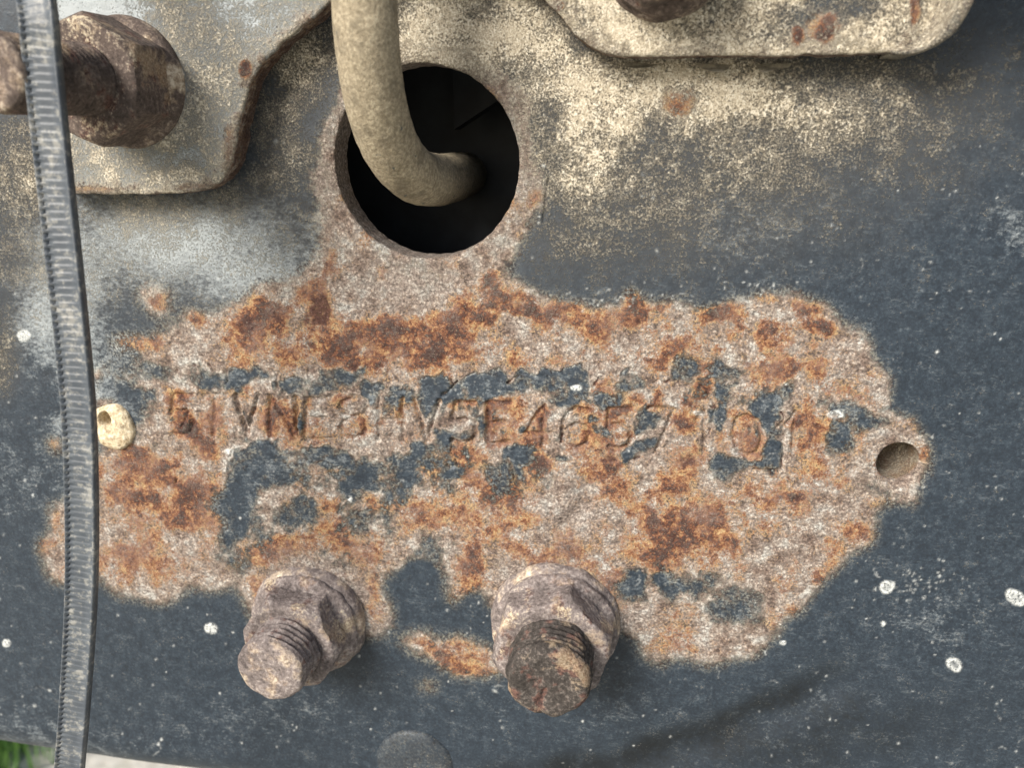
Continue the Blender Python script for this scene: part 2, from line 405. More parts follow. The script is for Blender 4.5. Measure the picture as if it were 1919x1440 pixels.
ISL = [  # paint left standing inside the bare field: x, y, rx, ry, angle, strength
    (300, 700, 60, 16, 5, .8), (370, 705, 40, 22, 10, .85), (430, 712, 30, 20, 0, .9), (480, 705, 24, 18, 0, .8), (568, 722, 44, 20, 4), (640, 715, 50, 22, 5, .9),
    (700, 735, 45, 24, 0, .85), (770, 745, 50, 22, 5, .9), (830, 728, 40, 24, 0, .9), (900, 718, 45, 25, 0), (990, 716, 58, 24, 4),
    (1070, 718, 36, 26, 0, .9), (880, 752, 40, 14, 0, .7), (1150, 735, 40, 22, 10, .9), (1200, 720, 40, 30, -10, .9), (1285, 690, 30, 18, 0, .95),
    (1345, 700, 35, 20, 10, .75), (1370, 745, 40, 30, 10, .9), (1440, 745, 45, 34, 20, .9), (1400, 690, 30, 20, 10, .6), (1575, 770, 50, 32, 20, .9), (1560, 830, 24, 40, -25, .8), (1620, 800, 35, 20, 0, .7),
    (1640, 915, 40, 22, 20, .75), (1600, 920, 24, 14, 0, .6),
    (250, 745, 40, 20, 0, .55), (230, 690, 26, 30, 0, .7), (275, 830, 35, 24, 30, .75), (220, 730, 25, 20, 0, .6),
    (455, 930, 58, 85, 12), (450, 1020, 48, 52, 0), (520, 850, 80, 30, 5, .95), (620, 850, 80, 24, 4, .85), (550, 895, 70, 30, 15, .85), (690, 880, 55, 36, 0, .9),
    (470, 850, 50, 30, 0, .9), (590, 960, 60, 30, 10, .65), (650, 905, 70, 26, 10, .7), (520, 985, 40, 50, 20, .8), (760, 870, 40, 24, 0, .75), (590, 1045, 34, 14, 0, .6),
    (795, 850, 42, 30, 10), (835, 825, 40, 40, 0, .95), (870, 815, 22, 17, 0), (895, 785, 34, 22, 0, .7), (850, 870, 45, 20, 0, .7), (800, 905, 50, 18, 8, .6),
    (775, 1100, 52, 70, 20), (800, 1040, 34, 24, 0, .8), (745, 1150, 30, 40, 0, .9), (830, 1150, 30, 36, 0, .9), (700, 1060, 20, 20, 0, .5),
    (1085, 775, 32, 22, 30, .9), (1120, 795, 28, 22, 30, .85), (1060, 745, 24, 16, 0, .8), (1205, 790, 36, 28, 0), (1180, 845, 26, 20, 0, .95), (1225, 835, 24, 14, 0, .85),
    (985, 800, 20, 16, 0, .8), (975, 855, 28, 16, 0, .85), (940, 815, 14, 12, 0, .7), (1040, 815, 22, 20, 0, .6), (1050, 860, 16, 10, 0, .7),
    (1360, 780, 30, 36, 0, .95), (1445, 795, 28, 30, 0, .9), (1455, 850, 26, 36, 0), (1370, 872, 42, 14, 5, .95), (1350, 895, 20, 14, 0, .8), (1490, 817, 10, 9, 0), (1440, 880, 30, 14, 0, .9),
    (1185, 1085, 22, 40, 0, .9), (1275, 1105, 44, 22, 5), (1330, 1085, 36, 20, 0, .9), (1370, 1140, 54, 20, 5, .85), (1230, 1070, 50, 14, 0, .6), (1200, 1125, 20, 10, 0, .8), (1420, 1120, 24, 12, 0, .6),
    (1165, 1215, 22, 34, 0), (1200, 1200, 14, 12, 0, .7), (395, 800, 14, 22, 0, .6), (455, 785, 10, 26, -15, .95), (445, 860, 14, 14, 0, .7),
    (565, 790, 9, 26, 0, .95), (600, 760, 14, 10, 0, .7), (735, 760, 34, 10, 0, .7), (720, 808, 16, 7, 0, .8), (1130, 1030, 20, 10, 0, .4), (1100, 930, 8, 30, 15, .4),
    (890, 935, 26, 14, 0, .5), (745, 925, 40, 18, 0, .55), (640, 1055, 36, 12, 0, .6), (520, 1060, 30, 14, 0, .5), (960, 1000, 14, 12, 0, .4), (940, 1060, 18, 10, 0, .6),
]
isl = np.clip(1.22 * blobs(ISL, 26, 0.5), 0, 1)
paint = np.clip(1 - bare * (1 - isl), 0, 1)
mott = fbm2(gu, gv, 70, 909, 5, 0.7)
zone = blobs([(640, 930, 200, 90, 5), (900, 900, 110, 60), (640, 740, 330, 28, 2), (1230, 740, 330, 40, 3), (1300, 1100, 160, 60), (300, 760, 120, 60), (560, 1020, 120, 60)], 20, .6)
paint = np.clip(paint + bare * zone * (sstep(0.46, 0.74, mott)) * 0.8, 0, 1)
paint = np.clip(paint + 0.22 * NC * (paint > 0.05) * (paint < 0.95), 0, 1)

RUST = [
    (265, 640, 55, 30, -20), (245, 660, 30, 18), (212, 682, 14, 10), (303, 568, 18, 20), (377, 597, 24, 15, 35),
    (480, 605, 48, 40), (465, 645, 40, 40, 20, .8), (520, 600, 30, 26), (600, 585, 42, 48, 30), (560, 650, 55, 44), (612, 505, 13, 36, 10), (575, 560, 36, 26), (620, 650, 70, 40),
    (690, 625, 70, 34, 10), (735, 650, 70, 44), (660, 680, 80, 22, 5), (800, 665, 80, 32), (850, 605, 40, 32), (870, 655, 50, 30, 0, .9), (820, 640, 50, 30),
    (925, 520, 24, 26, 20), (935, 555, 34, 26), (975, 575, 42, 28, 20), (1030, 597, 42, 26), (905, 600, 40, 22), (960, 668, 36, 20, 0, .9), (920, 645, 40, 20, 0, .7), (1090, 600, 20, 16, 0, .8),
    (720, 516, 12, 16), (780, 598, 10, 8), (440, 690, 20, 14, 0, .8), (1200, 585, 40, 34), (1190, 610, 30, 22), (1130, 595, 18, 16, 0, .8), (1110, 625, 34, 20, 20, .8), (1130, 645, 30, 14, 20, .7),
    (1240, 570, 24, 14, 0, .7), (1345, 575, 46, 16), (1390, 607, 26, 30), (1440, 553, 26, 12, 0, .7), (1455, 620, 40, 24, 10), (1440, 645, 26, 18), (1515, 572, 28, 14), (1540, 605, 34, 16, 25),
    (1270, 655, 34, 18, -20), (1235, 675, 36, 14, 0, .8), (1345, 658, 22, 14, 0, .8), (1480, 690, 60, 26, 0, .75), (1535, 690, 22, 26, 20), (1440, 700, 50, 26, 0, .6), (1560, 715, 50, 26, 0, .65), (1620, 745, 40, 22, 20, .7), (1640, 700, 22, 16, 0, .6), (1310, 680, 30, 14, 0, .8), (1170, 665, 60, 12, 0, .6), (1050, 680, 40, 10, 0, .6),
    (340, 750, 26, 20), (350, 800, 40, 18, 40), (375, 825, 36, 22, 30), (390, 780, 14, 20, 0, .7), (530, 780, 26, 34), (508, 790, 10, 34), (645, 750, 24, 9), (575, 755, 10, 14, 0, .8),
    (748, 770, 8, 26), (780, 765, 8, 20, -20, .9), (870, 755, 30, 7), (940, 755, 24, 9), (918, 790, 8, 32), (1015, 780, 9, 20, 20), (1000, 828, 34, 10), (1090, 765, 24, 8), (1110, 810, 34, 12, 40, .7), (1160, 765, 30, 8), (1180, 810, 20, 14, 0, .8), (1230, 768, 24, 7),
    (1235, 745, 12, 24), (1300, 740, 22, 44, 10), (1290, 800, 34, 26), (1135, 715, 28, 18, -30, .8), (1405, 820, 12, 22, 0, .8), (1500, 775, 30, 24, -30), (1520, 800, 22, 40, -15, .8), (1490, 835, 14, 14, 0, .6),
    (265, 865, 60, 26, 20), (225, 900, 40, 40, 0, .8), (310, 860, 40, 20, 0, .8), (250, 940, 66, 34, 0, .75), (355, 930, 46, 46), (375, 980, 40, 26), (240, 990, 60, 30, 0, .6), (330, 975, 30, 18), (335, 895, 16, 16, 0, .8),
    (105, 1000, 26, 34), (300, 1060, 90, 26, 0, .62), (400, 1010, 24, 36, 0, .8), (95, 830, 12, 12), (230, 1060, 40, 26, 0, .7),
    (885, 870, 46, 34, 30), (905, 910, 44, 30), (870, 850, 26, 20), (960, 935, 40, 40, 30, .75), (720, 950, 40, 22), (780, 950, 40, 16, 0, .8), (650, 915, 16, 18), (610, 945, 20, 16), (810, 880, 26, 12, 40, .9), (700, 885, 34, 16, 0, .7), (620, 880, 20, 14, 0, .6),
    (560, 1020, 60, 24, -10), (500, 1035, 36, 22, 0, .8), (650, 1010, 50, 26, 10), (690, 1040, 40, 22), (620, 990, 40, 20, 0, .8), (700, 1090, 24, 36, 0, .9), (870, 1050, 26, 50, 10), (880, 1090, 36, 30, 0, .8), (850, 1130, 12, 40, 0, .6), (900, 990, 60, 40, 0, .55), (800, 985, 70, 26, 0, .5),
    (1280, 870, 36, 30), (1260, 905, 40, 20, 0, .8), (1135, 880, 40, 34, 0, .9), (1150, 920, 30, 26, 0, .85), (1012, 870, 26, 16), (1215, 928, 14, 12), (1185, 955, 30, 20, 0, .8), (1260, 985, 90, 34), (1330, 975, 50, 30), (1250, 1025, 90, 30, 0, .85), (1330, 1010, 50, 24, 0, .9),
    (1490, 935, 36, 24, 20), (1500, 960, 22, 18, 0, .8), (1400, 930, 30, 12, 0, .6), (1440, 880, 30, 20, 0, .6), (1540, 870, 30, 30, 0, .5), (1580, 905, 20, 14, 0, .7), (1595, 985, 36, 16, 30, .9), (1570, 1030, 30, 24, -50, .9), (1535, 1085, 16, 24, 20), (1485, 1142, 13, 10), (1390, 1080, 26, 18, 0, .7), (1290, 950, 30, 12, 0, .6),
    (1020, 1045, 46, 20), (1075, 1020, 40, 18, 0, .8), (1100, 1050, 30, 16, 0, .7), (965, 1035, 24, 20, 0, .9), (1145, 1085, 30, 24), (1150, 1115, 26, 20, 0, .8), (1120, 990, 20, 14, 0, .7), (1230, 1210, 26, 16, 0, .5), (1280, 1190, 40, 16, 0, .4), (1335, 1255, 14, 8, 0, .8), (1150, 1240, 26, 30, 0, .8),
    (860, 1250, 66, 13, 8), (905, 1265, 40, 14, 0), (820, 1225, 34, 14, 30, .9), (800, 1205, 30, 10, 0, .7), (730, 1120, 16, 16, 0, .6), (480, 1095, 18, 26, 0, .7), (1735, 850, 12, 18, 0, .9), (1680, 800, 30, 8, 0, .5), (1660, 945, 40, 10, 0, .5),
    (1000, 375, 12, 24, 0, .8), (985, 440, 14, 20, 0, .7), (640, 510, 16, 20, 0, .6), (610, 380, 14, 14, 0, .5), (960, 310, 14, 20, 0, .5), (1285, 182, 36, 26, -10, .95), (1262, 170, 26, 18, 0, .7),
    (800, 1292, 12, 7, 30, .6), (350, 1200, 8, 7, 0, .6), (300, 560, 12, 12), (430, 355, 18, 12, 0, .4),
]
rust = blobs(RUST, 30, 0.7)
rust = np.clip(rust * (0.78 + 0.7 * NB), 0, 1)
rust = np.maximum(rust, 0.42 * sstep(0.05, 0.3, NB) * bare)
DARK = [(600, 580, 34, 30, 20, .9), (575, 600, 20, 24, 0, .7), (470, 615, 18, 24, 0, .8), (518, 597, 14, 12, 0, .7), (578, 648, 14, 12, 0, .9), (660, 692, 12, 10), (735, 655, 12, 10, 0, .8), (832, 675, 10, 9, 0, .8), (690, 640, 36, 22, 0, .35), (610, 500, 7, 8, 0, .8),
        (975, 568, 18, 14, 0, .7), (925, 518, 10, 8, 0, .7), (1198, 606, 11, 9, 0, .9), (1347, 575, 12, 7), (1390, 600, 8, 12, 0, .6), (1335, 598, 6, 6), (1440, 553, 16, 8, 0, .5), (1455, 625, 22, 14, 0, .5), (1545, 608, 16, 8, 20, .5),
        (1300, 760, 16, 26, 0, .6), (1290, 805, 28, 14, 0, .6), (1495, 790, 20, 14, -30, .6), (1285, 865, 24, 16, 0, .7), (1135, 858, 20, 12, 0, .85), (1495, 935, 13, 9, 0, .9), (1485, 890, 16, 12, 0, .6), (1280, 1000, 60, 18, 0, .35), (1380, 1070, 14, 10, 0, .6), (1030, 1020, 12, 9, 0, .8), (1095, 1045, 12, 8, 0, .6),
        (285, 640, 7, 6, 0, .9), (303, 572, 8, 8, 0, .8), (262, 640, 24, 14, 0, .3), (300, 870, 14, 10, 0, .5), (370, 815, 20, 10, 30, .5), (530, 775, 14, 20, 0, .5), (895, 880, 26, 20, 0, .35), (720, 945, 20, 12, 0, .4), (650, 912, 9, 9, 0, .6),
        (1291, 183, 10, 9), (1290, 182, 6, 6), (1200, 1080, 14, 14, 0, .3), (1145, 1085, 16, 12, 0, .5), (470, 1090, 10, 10, 0, .4), (1165, 775, 18, 4, 0, .7), (1100, 925, 12, 40, 18, .45), (1065, 965, 16, 16, 0, .45), (690, 1100, 10, 10, 0, .5)]
dark = blobs(DARK, 14, 0.7)
SPK = np.random.RandomState(5)
dark = np.maximum(dark, 0.8 * blobs([(SPK.uniform(230, 1600), SPK.uniform(550, 1100), SPK.uniform(3, 6), SPK.uniform(3, 6)) for _ in range(150)], 4, .6) * sstep(.3, .7, rust))
# pale tan dust
DUST = [(860, 60, 260, 110, 0, .95), (1120, 190, 190, 100, 10, .9), (1100, 290, 120, 150, 0, .72), (1300, 170, 260, 90, 0, .95), (1480, 200, 200, 100, 10, .7), (1400, 300, 260, 110, -15, .5), (1230, 400, 230, 100, -10, .45), (1640, 160, 140, 90, 0, .55), (1090, 450, 120, 60, 0, .42),
        (560, 110, 90, 110, 0, .75), (520, 250, 70, 120, 0, .45), (800, 500, 200, 60, 0, .22), (280, 400, 170, 50, 0, .55), (60, 330, 110, 150, 0, .55), (40, 480, 120, 110, 0, .40), (620, 320, 40, 140, 0, .3), (985, 220, 50, 90, 0, .45), (430, 390, 60, 60, 0, .5), (10, 640, 40, 60, 0, .55), (700, 100, 120, 60, 0, .8), (1000, 100, 100, 70, 0, .9), (480, 500, 100, 60, 0, .3), (0, 700, 20, 40, 0, .8), (560, 450, 60, 60, 0, .35), (545, 330, 80, 150, 0, .42), (250, 470, 260, 80, 0, .30), (150, 520, 200, 120, 0, .28)]
DUST = [d[:5] + (d[5] * 1.02,) for d in DUST] + [(1300, 330, 420, 200, -15, .40), (1150, 480, 200, 60, 0, .28), (1650, 220, 300, 180, -10, .36), (1480, 420, 260, 110, -15, .22), (300, 480, 330, 120, 0, .26)]
dust = blobs(DUST, 40, 0.95) * (1 - .8 * blobs([(1283, 181, 34, 26)], 16, .7))
SHEEN_WEAR = [(330, 450, 260, 110, 5, .75), (480, 520, 110, 60, 0, .8), (120, 560, 120, 200, 0, .6), (160, 760, 60, 110, 0, .65), (60, 900, 120, 120, 0, .35), (1450, 560, 160, 26, 0, .35), (1600, 330, 200, 100, -20, .3), (1905, 430, 60, 60, 0, .7), (1400, 430, 200, 120, 0, .38), (1100, 580, 120, 16, 0, .5), (1740, 1180, 150, 90, -10, .34), (1500, 1350, 250, 80, -10, .25), (1560, 650, 120, 130, 0, .3),
        (300, 1370, 500, 70, 6, .25), (60, 1390, 240, 50, 6, .45), (950, 1300, 120, 50, 0, .3), (1300, 1330, 120, 40, 0, .25), (500, 1350, 200, 60, 0, .35), (560, 860, 70, 26, 20, .35), (720, 790, 40, 40, 0, .4), (1150, 1330, 100, 40, -20, .35), (1800, 250, 100, 120, 0, .25)]
sheen_wear = 1.15 * blobs(SHEEN_WEAR, 40, 1.0)  # worn paint film, plus sky sheen at left painted into the colour
painted_shade = blobs([(1390, 1340, 230, 26, -24, .9), (1220, 1415, 160, 34, -14, 1.0), (1340, 1380, 150, 36, -22, .8), (1080, 1460, 200, 40, 0, .9), (1450, 1400, 460, 80, -10, .6), (1500, 1310, 90, 26, -18, .5)], 40, .9)  # lower-right light fall-off painted in as a near-black tone
# white droplets, rings, scratches
speck = np.zeros_like(gu)
def ring(x, y, rx, ry, a, fill):
    a = math.radians(a); du, dv = gu - x, gv - y
    d = np.hypot((du * math.cos(a) + dv * math.sin(a)) / rx, (-du * math.sin(a) + dv * math.cos(a)) / ry) + NC * .3
    return np.maximum((1 - sstep(.12, .38, np.abs(d - .85))) * .8, (1 - sstep(.8, 1.0, d)) * fill)
for r in [(1662, 1101, 13, 12, 0, .45), (1788, 1246, 14, 10, 40, .25), (1903, 1121, 18, 12, 35, .5), (395, 1178, 11, 9, 20, .7), (44, 630, 11, 10, 0, .8), (13, 1206, 7, 7, 0, .8), (430, 846, 8, 5, 0, .9), (656, 937, 4, 5, 0, .9), (1655, 1170, 4, 4, 0, .9), (1467, 1205, 5, 4, 0, .8), (1310, 776, 10, 4, 15, .5), (1565, 777, 14, 7, 0, .6), (1080, 726, 10, 5, 0, .7)]:
    speck = np.maximum(speck, ring(*r))
rs = np.random.RandomState(21)
dots = []
for _ in range(760):
    x, y = rs.uniform(-100, 2000), rs.uniform(120, 1560)
    s = rs.uniform(1.1, 2.0) if rs.rand() < .94 else rs.uniform(2.0, 3.4)
    dots.append((x, y, s * rs.uniform(.8, 1.6), s, rs.uniform(0, 90), rs.uniform(.35, .9)))
speck = np.maximum(speck, blobs(dots, 3, .8) * paint)
for _ in range(90):
    x, y = rs.uniform(0, 1919), rs.uniform(380, 1440); L = rs.uniform(8, 34); a = rs.uniform(-0.7, 0.5)
    if rs.rand() < .3: a += 1.4
    pts = [(x, y), (x + L * .5 * math.cos(a), y + L * .5 * math.sin(a)), (x + L * math.cos(a + .5), y + L * math.sin(a + .5))]
    i0 = max(int((y - 60 - V0) / STEP), 0); i1 = int((y + 60 - V0) / STEP); j0 = max(int((x - 60 - U0) / STEP), 0); j1 = int((x + 60 - U0) / STEP)
    s_ = (slice(i0, i1), slice(j0, j1))
    d = seg_dist(gu[s_] + 8 * WU[s_], gv[s_] + 8 * WV[s_], pts)
    speck[s_] = np.maximum(speck[s_], (1 - sstep(.2, 2.4, d + 6 * np.abs(NC[s_]))) * rs.uniform(.12, .38) * paint[s_])
for c, n, sp in (((1720, 1095), 60, (44, 16)), ((1420, 545), 30, (40, 14)), ((1160, 560), 40, (60, 12))):
    bl = [(c[0] + rs.normal() * sp[0], c[1] + rs.normal() * sp[1], rs.uniform(1.2, 3.2), rs.uniform(1.2, 2.6), 0, rs.uniform(.3, .8)) for _ in range(n)]
    speck = np.maximum(speck, blobs(bl, 3, .8))
crust = blobs([(800, 530, 200, 70, 0, .55), (600, 330, 36, 150, 0, .7), (1000, 330, 28, 130, 0, .45), (1080, 960, 80, 60, -40, .8), (1180, 1010, 60, 40, 0, .4), (1040, 1085, 150, 60, 0, .7), (590, 1085, 130, 70, 0, .75), (720, 1160, 50, 40, 0, .6), (700, 1190, 40, 30, 0, .6), (1170, 1150, 60, 100, 0, .5), (400, 740, 90, 40, 0, .35), (800, 110, 140, 40, 0, .5), (1680, 880, 60, 70, 0, .25), (350, 900, 60, 40, 0, .3)], 30, .9)

# stamped characters
GL = {'V': [[(0, 0), (.5, 1), (1, 0)]], 'N': [[(0, 1), (0, 0), (1, 1), (1, 0)]], 'E': [[(1, 0), (0, 0), (0, 1), (1, 1)], [(0, .5), (.8, .5)]],
      '8': [[(.5, 0), (.9, .1), (1, .25), (.85, .42), (.5, .48), (.15, .42), (0, .25), (.1, .1), (.5, 0)], [(.5, .48), (.9, .58), (1, .75), (.85, .94), (.5, 1), (.15, .94), (0, .75), (.1, .58), (.5, .48)]],
      '1': [[(.2, .22), (.55, 0), (.55, 1)]], 'H': [[(0, 0), (0, 1)], [(1, 0), (1, 1)], [(0, .5), (1, .5)]],
      '5': [[(.95, 0), (.12, 0), (.05, .42), (.55, .38), (.9, .48), (1, .7), (.85, .92), (.5, 1), (.1, .93)]],
      '4': [[(.7, 1), (.7, 0), (0, .7), (1, .7)]], '6': [[(.9, .06), (.5, 0), (.15, .15), (0, .55), (.1, .9), (.5, 1), (.88, .9), (1, .68), (.85, .48), (.5, .42), (.1, .55)]],
      '7': [[(0, 0), (1, 0), (.35, 1)]], '0': [[(.5, 0), (.85, .1), (1, .5), (.85, .9), (.5, 1), (.15, .9), (0, .5), (.15, .1), (.5, 0)]],
      'T': [[(0, 0), (1, 0)], [(.5, 0), (.5, 1)]]}
CH = [('5', 342, 780, 44, .9, .5), ('T', 400, 778, 42, .55, .3), ('V', 462, 779, 44, 1, .1), ('N', 530, 782, 48, 1, .85), ('E', 596, 784, 46, .85, .12), ('8', 662, 784, 50, .85, .35), ('H', 732, 786, 44, .75, .35),
      ('V', 800, 790, 46, 1, .25), ('5', 868, 794, 46, 1, .3), ('E', 934, 793, 42, 1, .55), ('4', 1008, 796, 48, .95, .5), ('6', 1078, 801, 52, .95, .15), ('5', 1160, 803, 50, 1, .4), ('7', 1240, 806, 48, .9, .5), ('1', 1318, 810, 44, .7, .3), ('0', 1402, 817, 54, .9, .05), ('1', 1486, 812, 44, .9, .4)]
STROKES = []
for ch, cx, cy, w, dep, rs0 in CH:
    for st in GL[ch]:
        STROKES.append(([(cx + (x - .5) * w - (y - .5) * 1.5, cy + (y - .5) * 76) for x, y in st], dep, rs0))
# cracks and lifted paint edges
CRACKS = [[(548, 680), (528, 690), (517, 706), (522, 724), (542, 742), (554, 760), (556, 820)], [(553, 690), (545, 683)], [(840, 712), (846, 722), (838, 735), (826, 738)], [(846, 722), (852, 714)],
          [(945, 718), (965, 705), (990, 700), (1015, 706), (1026, 714)], [(990, 708), (994, 722), (990, 732)], [(1112, 722), (1122, 706), (1145, 698)], [(1222, 752), (1222, 718), (1235, 710), (1250, 716), (1258, 708)],
          [(1278, 720), (1300, 716), (1318, 730), (1325, 752), (1336, 764)], [(1468, 748), (1480, 756), (1492, 748), (1505, 756)], [(1450, 802), (1468, 780), (1462, 770)], [(1470, 812), (1468, 876)], [(1410, 884), (1450, 882), (1468, 876)],
          [(706, 816), (706, 858)], [(846, 820), (848, 850), (858, 870), (838, 872)], [(884, 795), (892, 812), (888, 824), (872, 834)], [(440, 748), (448, 780), (460, 808)], [(350, 768), (353, 784), (342, 800)], [(1050, 772), (1048, 830)], [(955, 860), (962, 900), (975, 912)],
          [(1125, 842), (1140, 862), (1165, 868), (1200, 858)], [(330, 690), (334, 704)], [(360, 684), (370, 696)], [(392, 682), (400, 692)], [(420, 694), (424, 716)], [(440, 808), (442, 838), (436, 852)], [(1340, 770), (1334, 800), (1322, 830)], [(1290, 760), (1340, 768)], [(1230, 812), (1236, 822)], [(1350, 880), (1344, 900)], [(330, 905), (332, 890), (340, 886)], [(558, 1068), (558, 1080)], [(1028, 330), (1022, 350), (1020, 420)], [(505, 480), (500, 500)]]
st_d = np.full_like(gu, 1e9); st_dep = np.zeros_like(gu); st_r = np.zeros_like(gu); ck_d = np.full_like(gu, 1e9)
bi0, bi1 = int((640 - V0) / STEP), int((930 - V0) / STEP); bs = (slice(bi0, bi1), slice(None))
for pts, dep, rs0 in STROKES:
    d = seg_dist(gu[bs] + 5 * WU[bs], gv[bs] + 5 * WV[bs], pts); m = d < st_d[bs]
    st_dep[bs] = np.where(m, dep, st_dep[bs]); st_r[bs] = np.where(m, rs0, st_r[bs]); st_d[bs] = np.minimum(st_d[bs], d)
for pts in CRACKS:
    a = np.array(pts); i0 = int((a[:, 1].min() - 30 - V0) / STEP); i1 = int((a[:, 1].max() + 30 - V0) / STEP); j0 = int((a[:, 0].min() - 30 - U0) / STEP); j1 = int((a[:, 0].max() + 30 - U0) / STEP)
    s_ = (slice(i0, i1), slice(j0, j1))
    ck_d[s_] = np.minimum(ck_d[s_], seg_dist(gu[s_] + 10 * WU[s_], gv[s_] + 10 * WV[s_], pts))
MW = fbm2(gu, gv, 38, 6611, 3, .6) - .5
stroke = (1 - sstep(3.4, 6.6, st_d + 3.2 * NC)) * st_dep * (.82 + .18 * sstep(-.22, .08, MW))
lip = np.exp(-((st_d - 10) / 4.0) ** 2) * st_dep
paint = np.clip(paint * (1 - 0.95 * sstep(.25, .6, stroke)), 0, 1)
rust = np.clip(rust * (1 - .55 * stroke) + stroke * np.clip(st_r + 1.3 * NB, 0, .9) * .75, 0, 1)
crack = (1 - sstep(0.8, 3.4, ck_d + 2.5 * NC)) * sstep(-.28, .1, NB)
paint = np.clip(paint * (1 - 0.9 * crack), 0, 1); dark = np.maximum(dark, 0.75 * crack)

# height above the nominal web surface, metres
near_vin = blobs([(900, 780, 720, 130, 1)], 10, .5)
coarse = fbm2(gu, gv, 240, 404, 3) - .5
hgt = 0.00009 * NA * bare + 0.00012 * NC * bare * (1 - paint) + 0.00005 * NB
hgt += sstep(.35, .65, paint) * (0.00005 + 0.00020 * near_vin)
hgt -= 0.00030 * stroke + 0.00050 * stroke * (1 - sstep(.8, 4.2, st_d + 2.5 * NC))
hgt += 0.00012 * lip * bare
hgt -= 0.00030 * crack
lift = np.exp(-((ck_d - 7) / 5.0) ** 2); hgt += 0.00010 * lift
hgt += 0.00010 * sstep(.4, .9, rust) * (0.5 + NA) - 0.00016 * sstep(.4, .9, dark)
hgt += 0.0007 * coarse
hgt += 0.00012 * speck
# gouge below the number and shallow crease lower right
gd = seg_dist(gu, gv, [(1100, 905), (1095, 945), (1060, 985)]); hgt -= 0.0007 * np.exp(-(gd / 16.0) ** 2)
hgt += 0.0004 * np.exp(-((seg_dist(gu, gv, [(1050, 900), (1055, 945), (1020, 980)])) / 22.0) ** 2)
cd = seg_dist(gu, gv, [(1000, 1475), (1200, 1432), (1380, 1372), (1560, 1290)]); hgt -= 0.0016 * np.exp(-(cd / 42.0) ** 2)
gc = seg_dist(gu, gv, [(1535, 800), (1560, 840), (1600, 880)]); hgt -= 0.0003 * np.exp(-(gc / 7.0) ** 2)

def gauss(f, sig):
    sg = sig / STEP; n = int(3 * sg) + 1; k = np.exp(-.5 * (np.arange(-n, n + 1) / sg) ** 2); k /= k.sum()
    p = np.pad(f, n, mode='edge'); o = np.zeros((p.shape[0], f.shape[1]))
    for i_, w_ in enumerate(k): o += w_ * p[:, i_:i_ + f.shape[1]]
    r_ = np.zeros_like(f)
    for i_, w_ in enumerate(k): r_ += w_ * o[i_:i_ + f.shape[0], :]
    return r_
soft_p = gauss(paint, 13.0); paint = soft_p + (gauss(paint, 2.6) - soft_p) * np.clip(near_vin * 1.2, 0, 1)
MR = fbm2(gu, gv, 46, 5501, 5, 0.78) - .5; MS = fbm2(gu, gv, 120, 5601, 5, 0.7) - .5; MP = fbm2(gu, gv, 52, 5701, 5, 0.78) - .5
wide = gauss(blobs([(700, 930, 330, 130, 5), (880, 770, 560, 90, 1), (1250, 1080, 200, 70, 0), (330, 800, 150, 90, 0), (1400, 770, 240, 80, 10), (560, 1020, 160, 70, 0)], 20, .8), 20)
inner = sstep(.25, .6, gauss(bare, 12.0))
paint = np.clip(paint + inner * wide * (1.75 * MP - .30) + inner * (1 - wide) * .25 * np.minimum(MP, .2), 0, 1)
warmz = gauss(blobs([(650, 640, 330, 80, 0, 1), (1000, 600, 160, 60), (1350, 640, 300, 110, 5, .8), (1250, 960, 330, 130, 0, .9), (900, 960, 260, 120, 0, 1), (320, 930, 170, 120, 0, 1), (1000, 790, 620, 70, 1, .8), (620, 1020, 190, 70, 0, 1)], 20, .9), 24)
rust = gauss(rust, 5.0) * .98 + bare * (.66 * MR + .46 * MS + .17) * (.25 + .75 * warmz)
rust = np.clip(rust, 0, 1.1) * sstep(0.0, .4, inner + .9 * (gauss(rust, 4.0) > .3)); _r = 0; dark = np.maximum(np.maximum(gauss(dark, 4.0), .8 * crack), .55 * stroke * (1 - sstep(.5, 3.4, st_d + 2.5 * NC))); dust = gauss(dust, 14.0); sheen_wear = gauss(sheen_wear, 16.0) + .30 * inner + .28 * gauss(blobs([(535, 330, 90, 190), (560, 450, 80, 90), (330, 460, 260, 80), (130, 500, 180, 200)], 20, .9), 16); painted_shade = gauss(painted_shade, 12.0); crust = gauss(crust, 12.0)

def samp(f, u, v, fill=None):
    a = np.clip((u - U0) / STEP, 0, f.shape[1] - 1.001); b = np.clip((v - V0) / STEP, 0, f.shape[0] - 1.001)
    i = a.astype(int); j = b.astype(int); x = a - i; y = b - j
    r = (f[j, i] * (1 - x) + f[j, i + 1] * x) * (1 - y) + (f[j + 1, i] * (1 - x) + f[j + 1, i + 1] * x) * y
    if fill is not None:
        out = np.maximum(np.maximum(U0 - u, u - U1), np.maximum(V0 - v, v - V1))
        r = r + (fill - r) * sstep(-60, 0, out)
    return r

def axis(lo, hi, bands, coarse_):
    """coordinates from lo to hi; bands: (a, b, step) sorted"""
    xs = []; c = lo
    for a, b, s in bands:
        if c < a: xs.append(np.linspace(c, a, max(int((a - c) / coarse_), 1), endpoint=False))
        xs.append(np.linspace(max(a, c), b, int((b - a) / s), endpoint=False)); c = b
    xs.append(np.linspace(c, hi, max(int((hi - c) / coarse_), 1) + 1))
    return np.concatenate(xs)

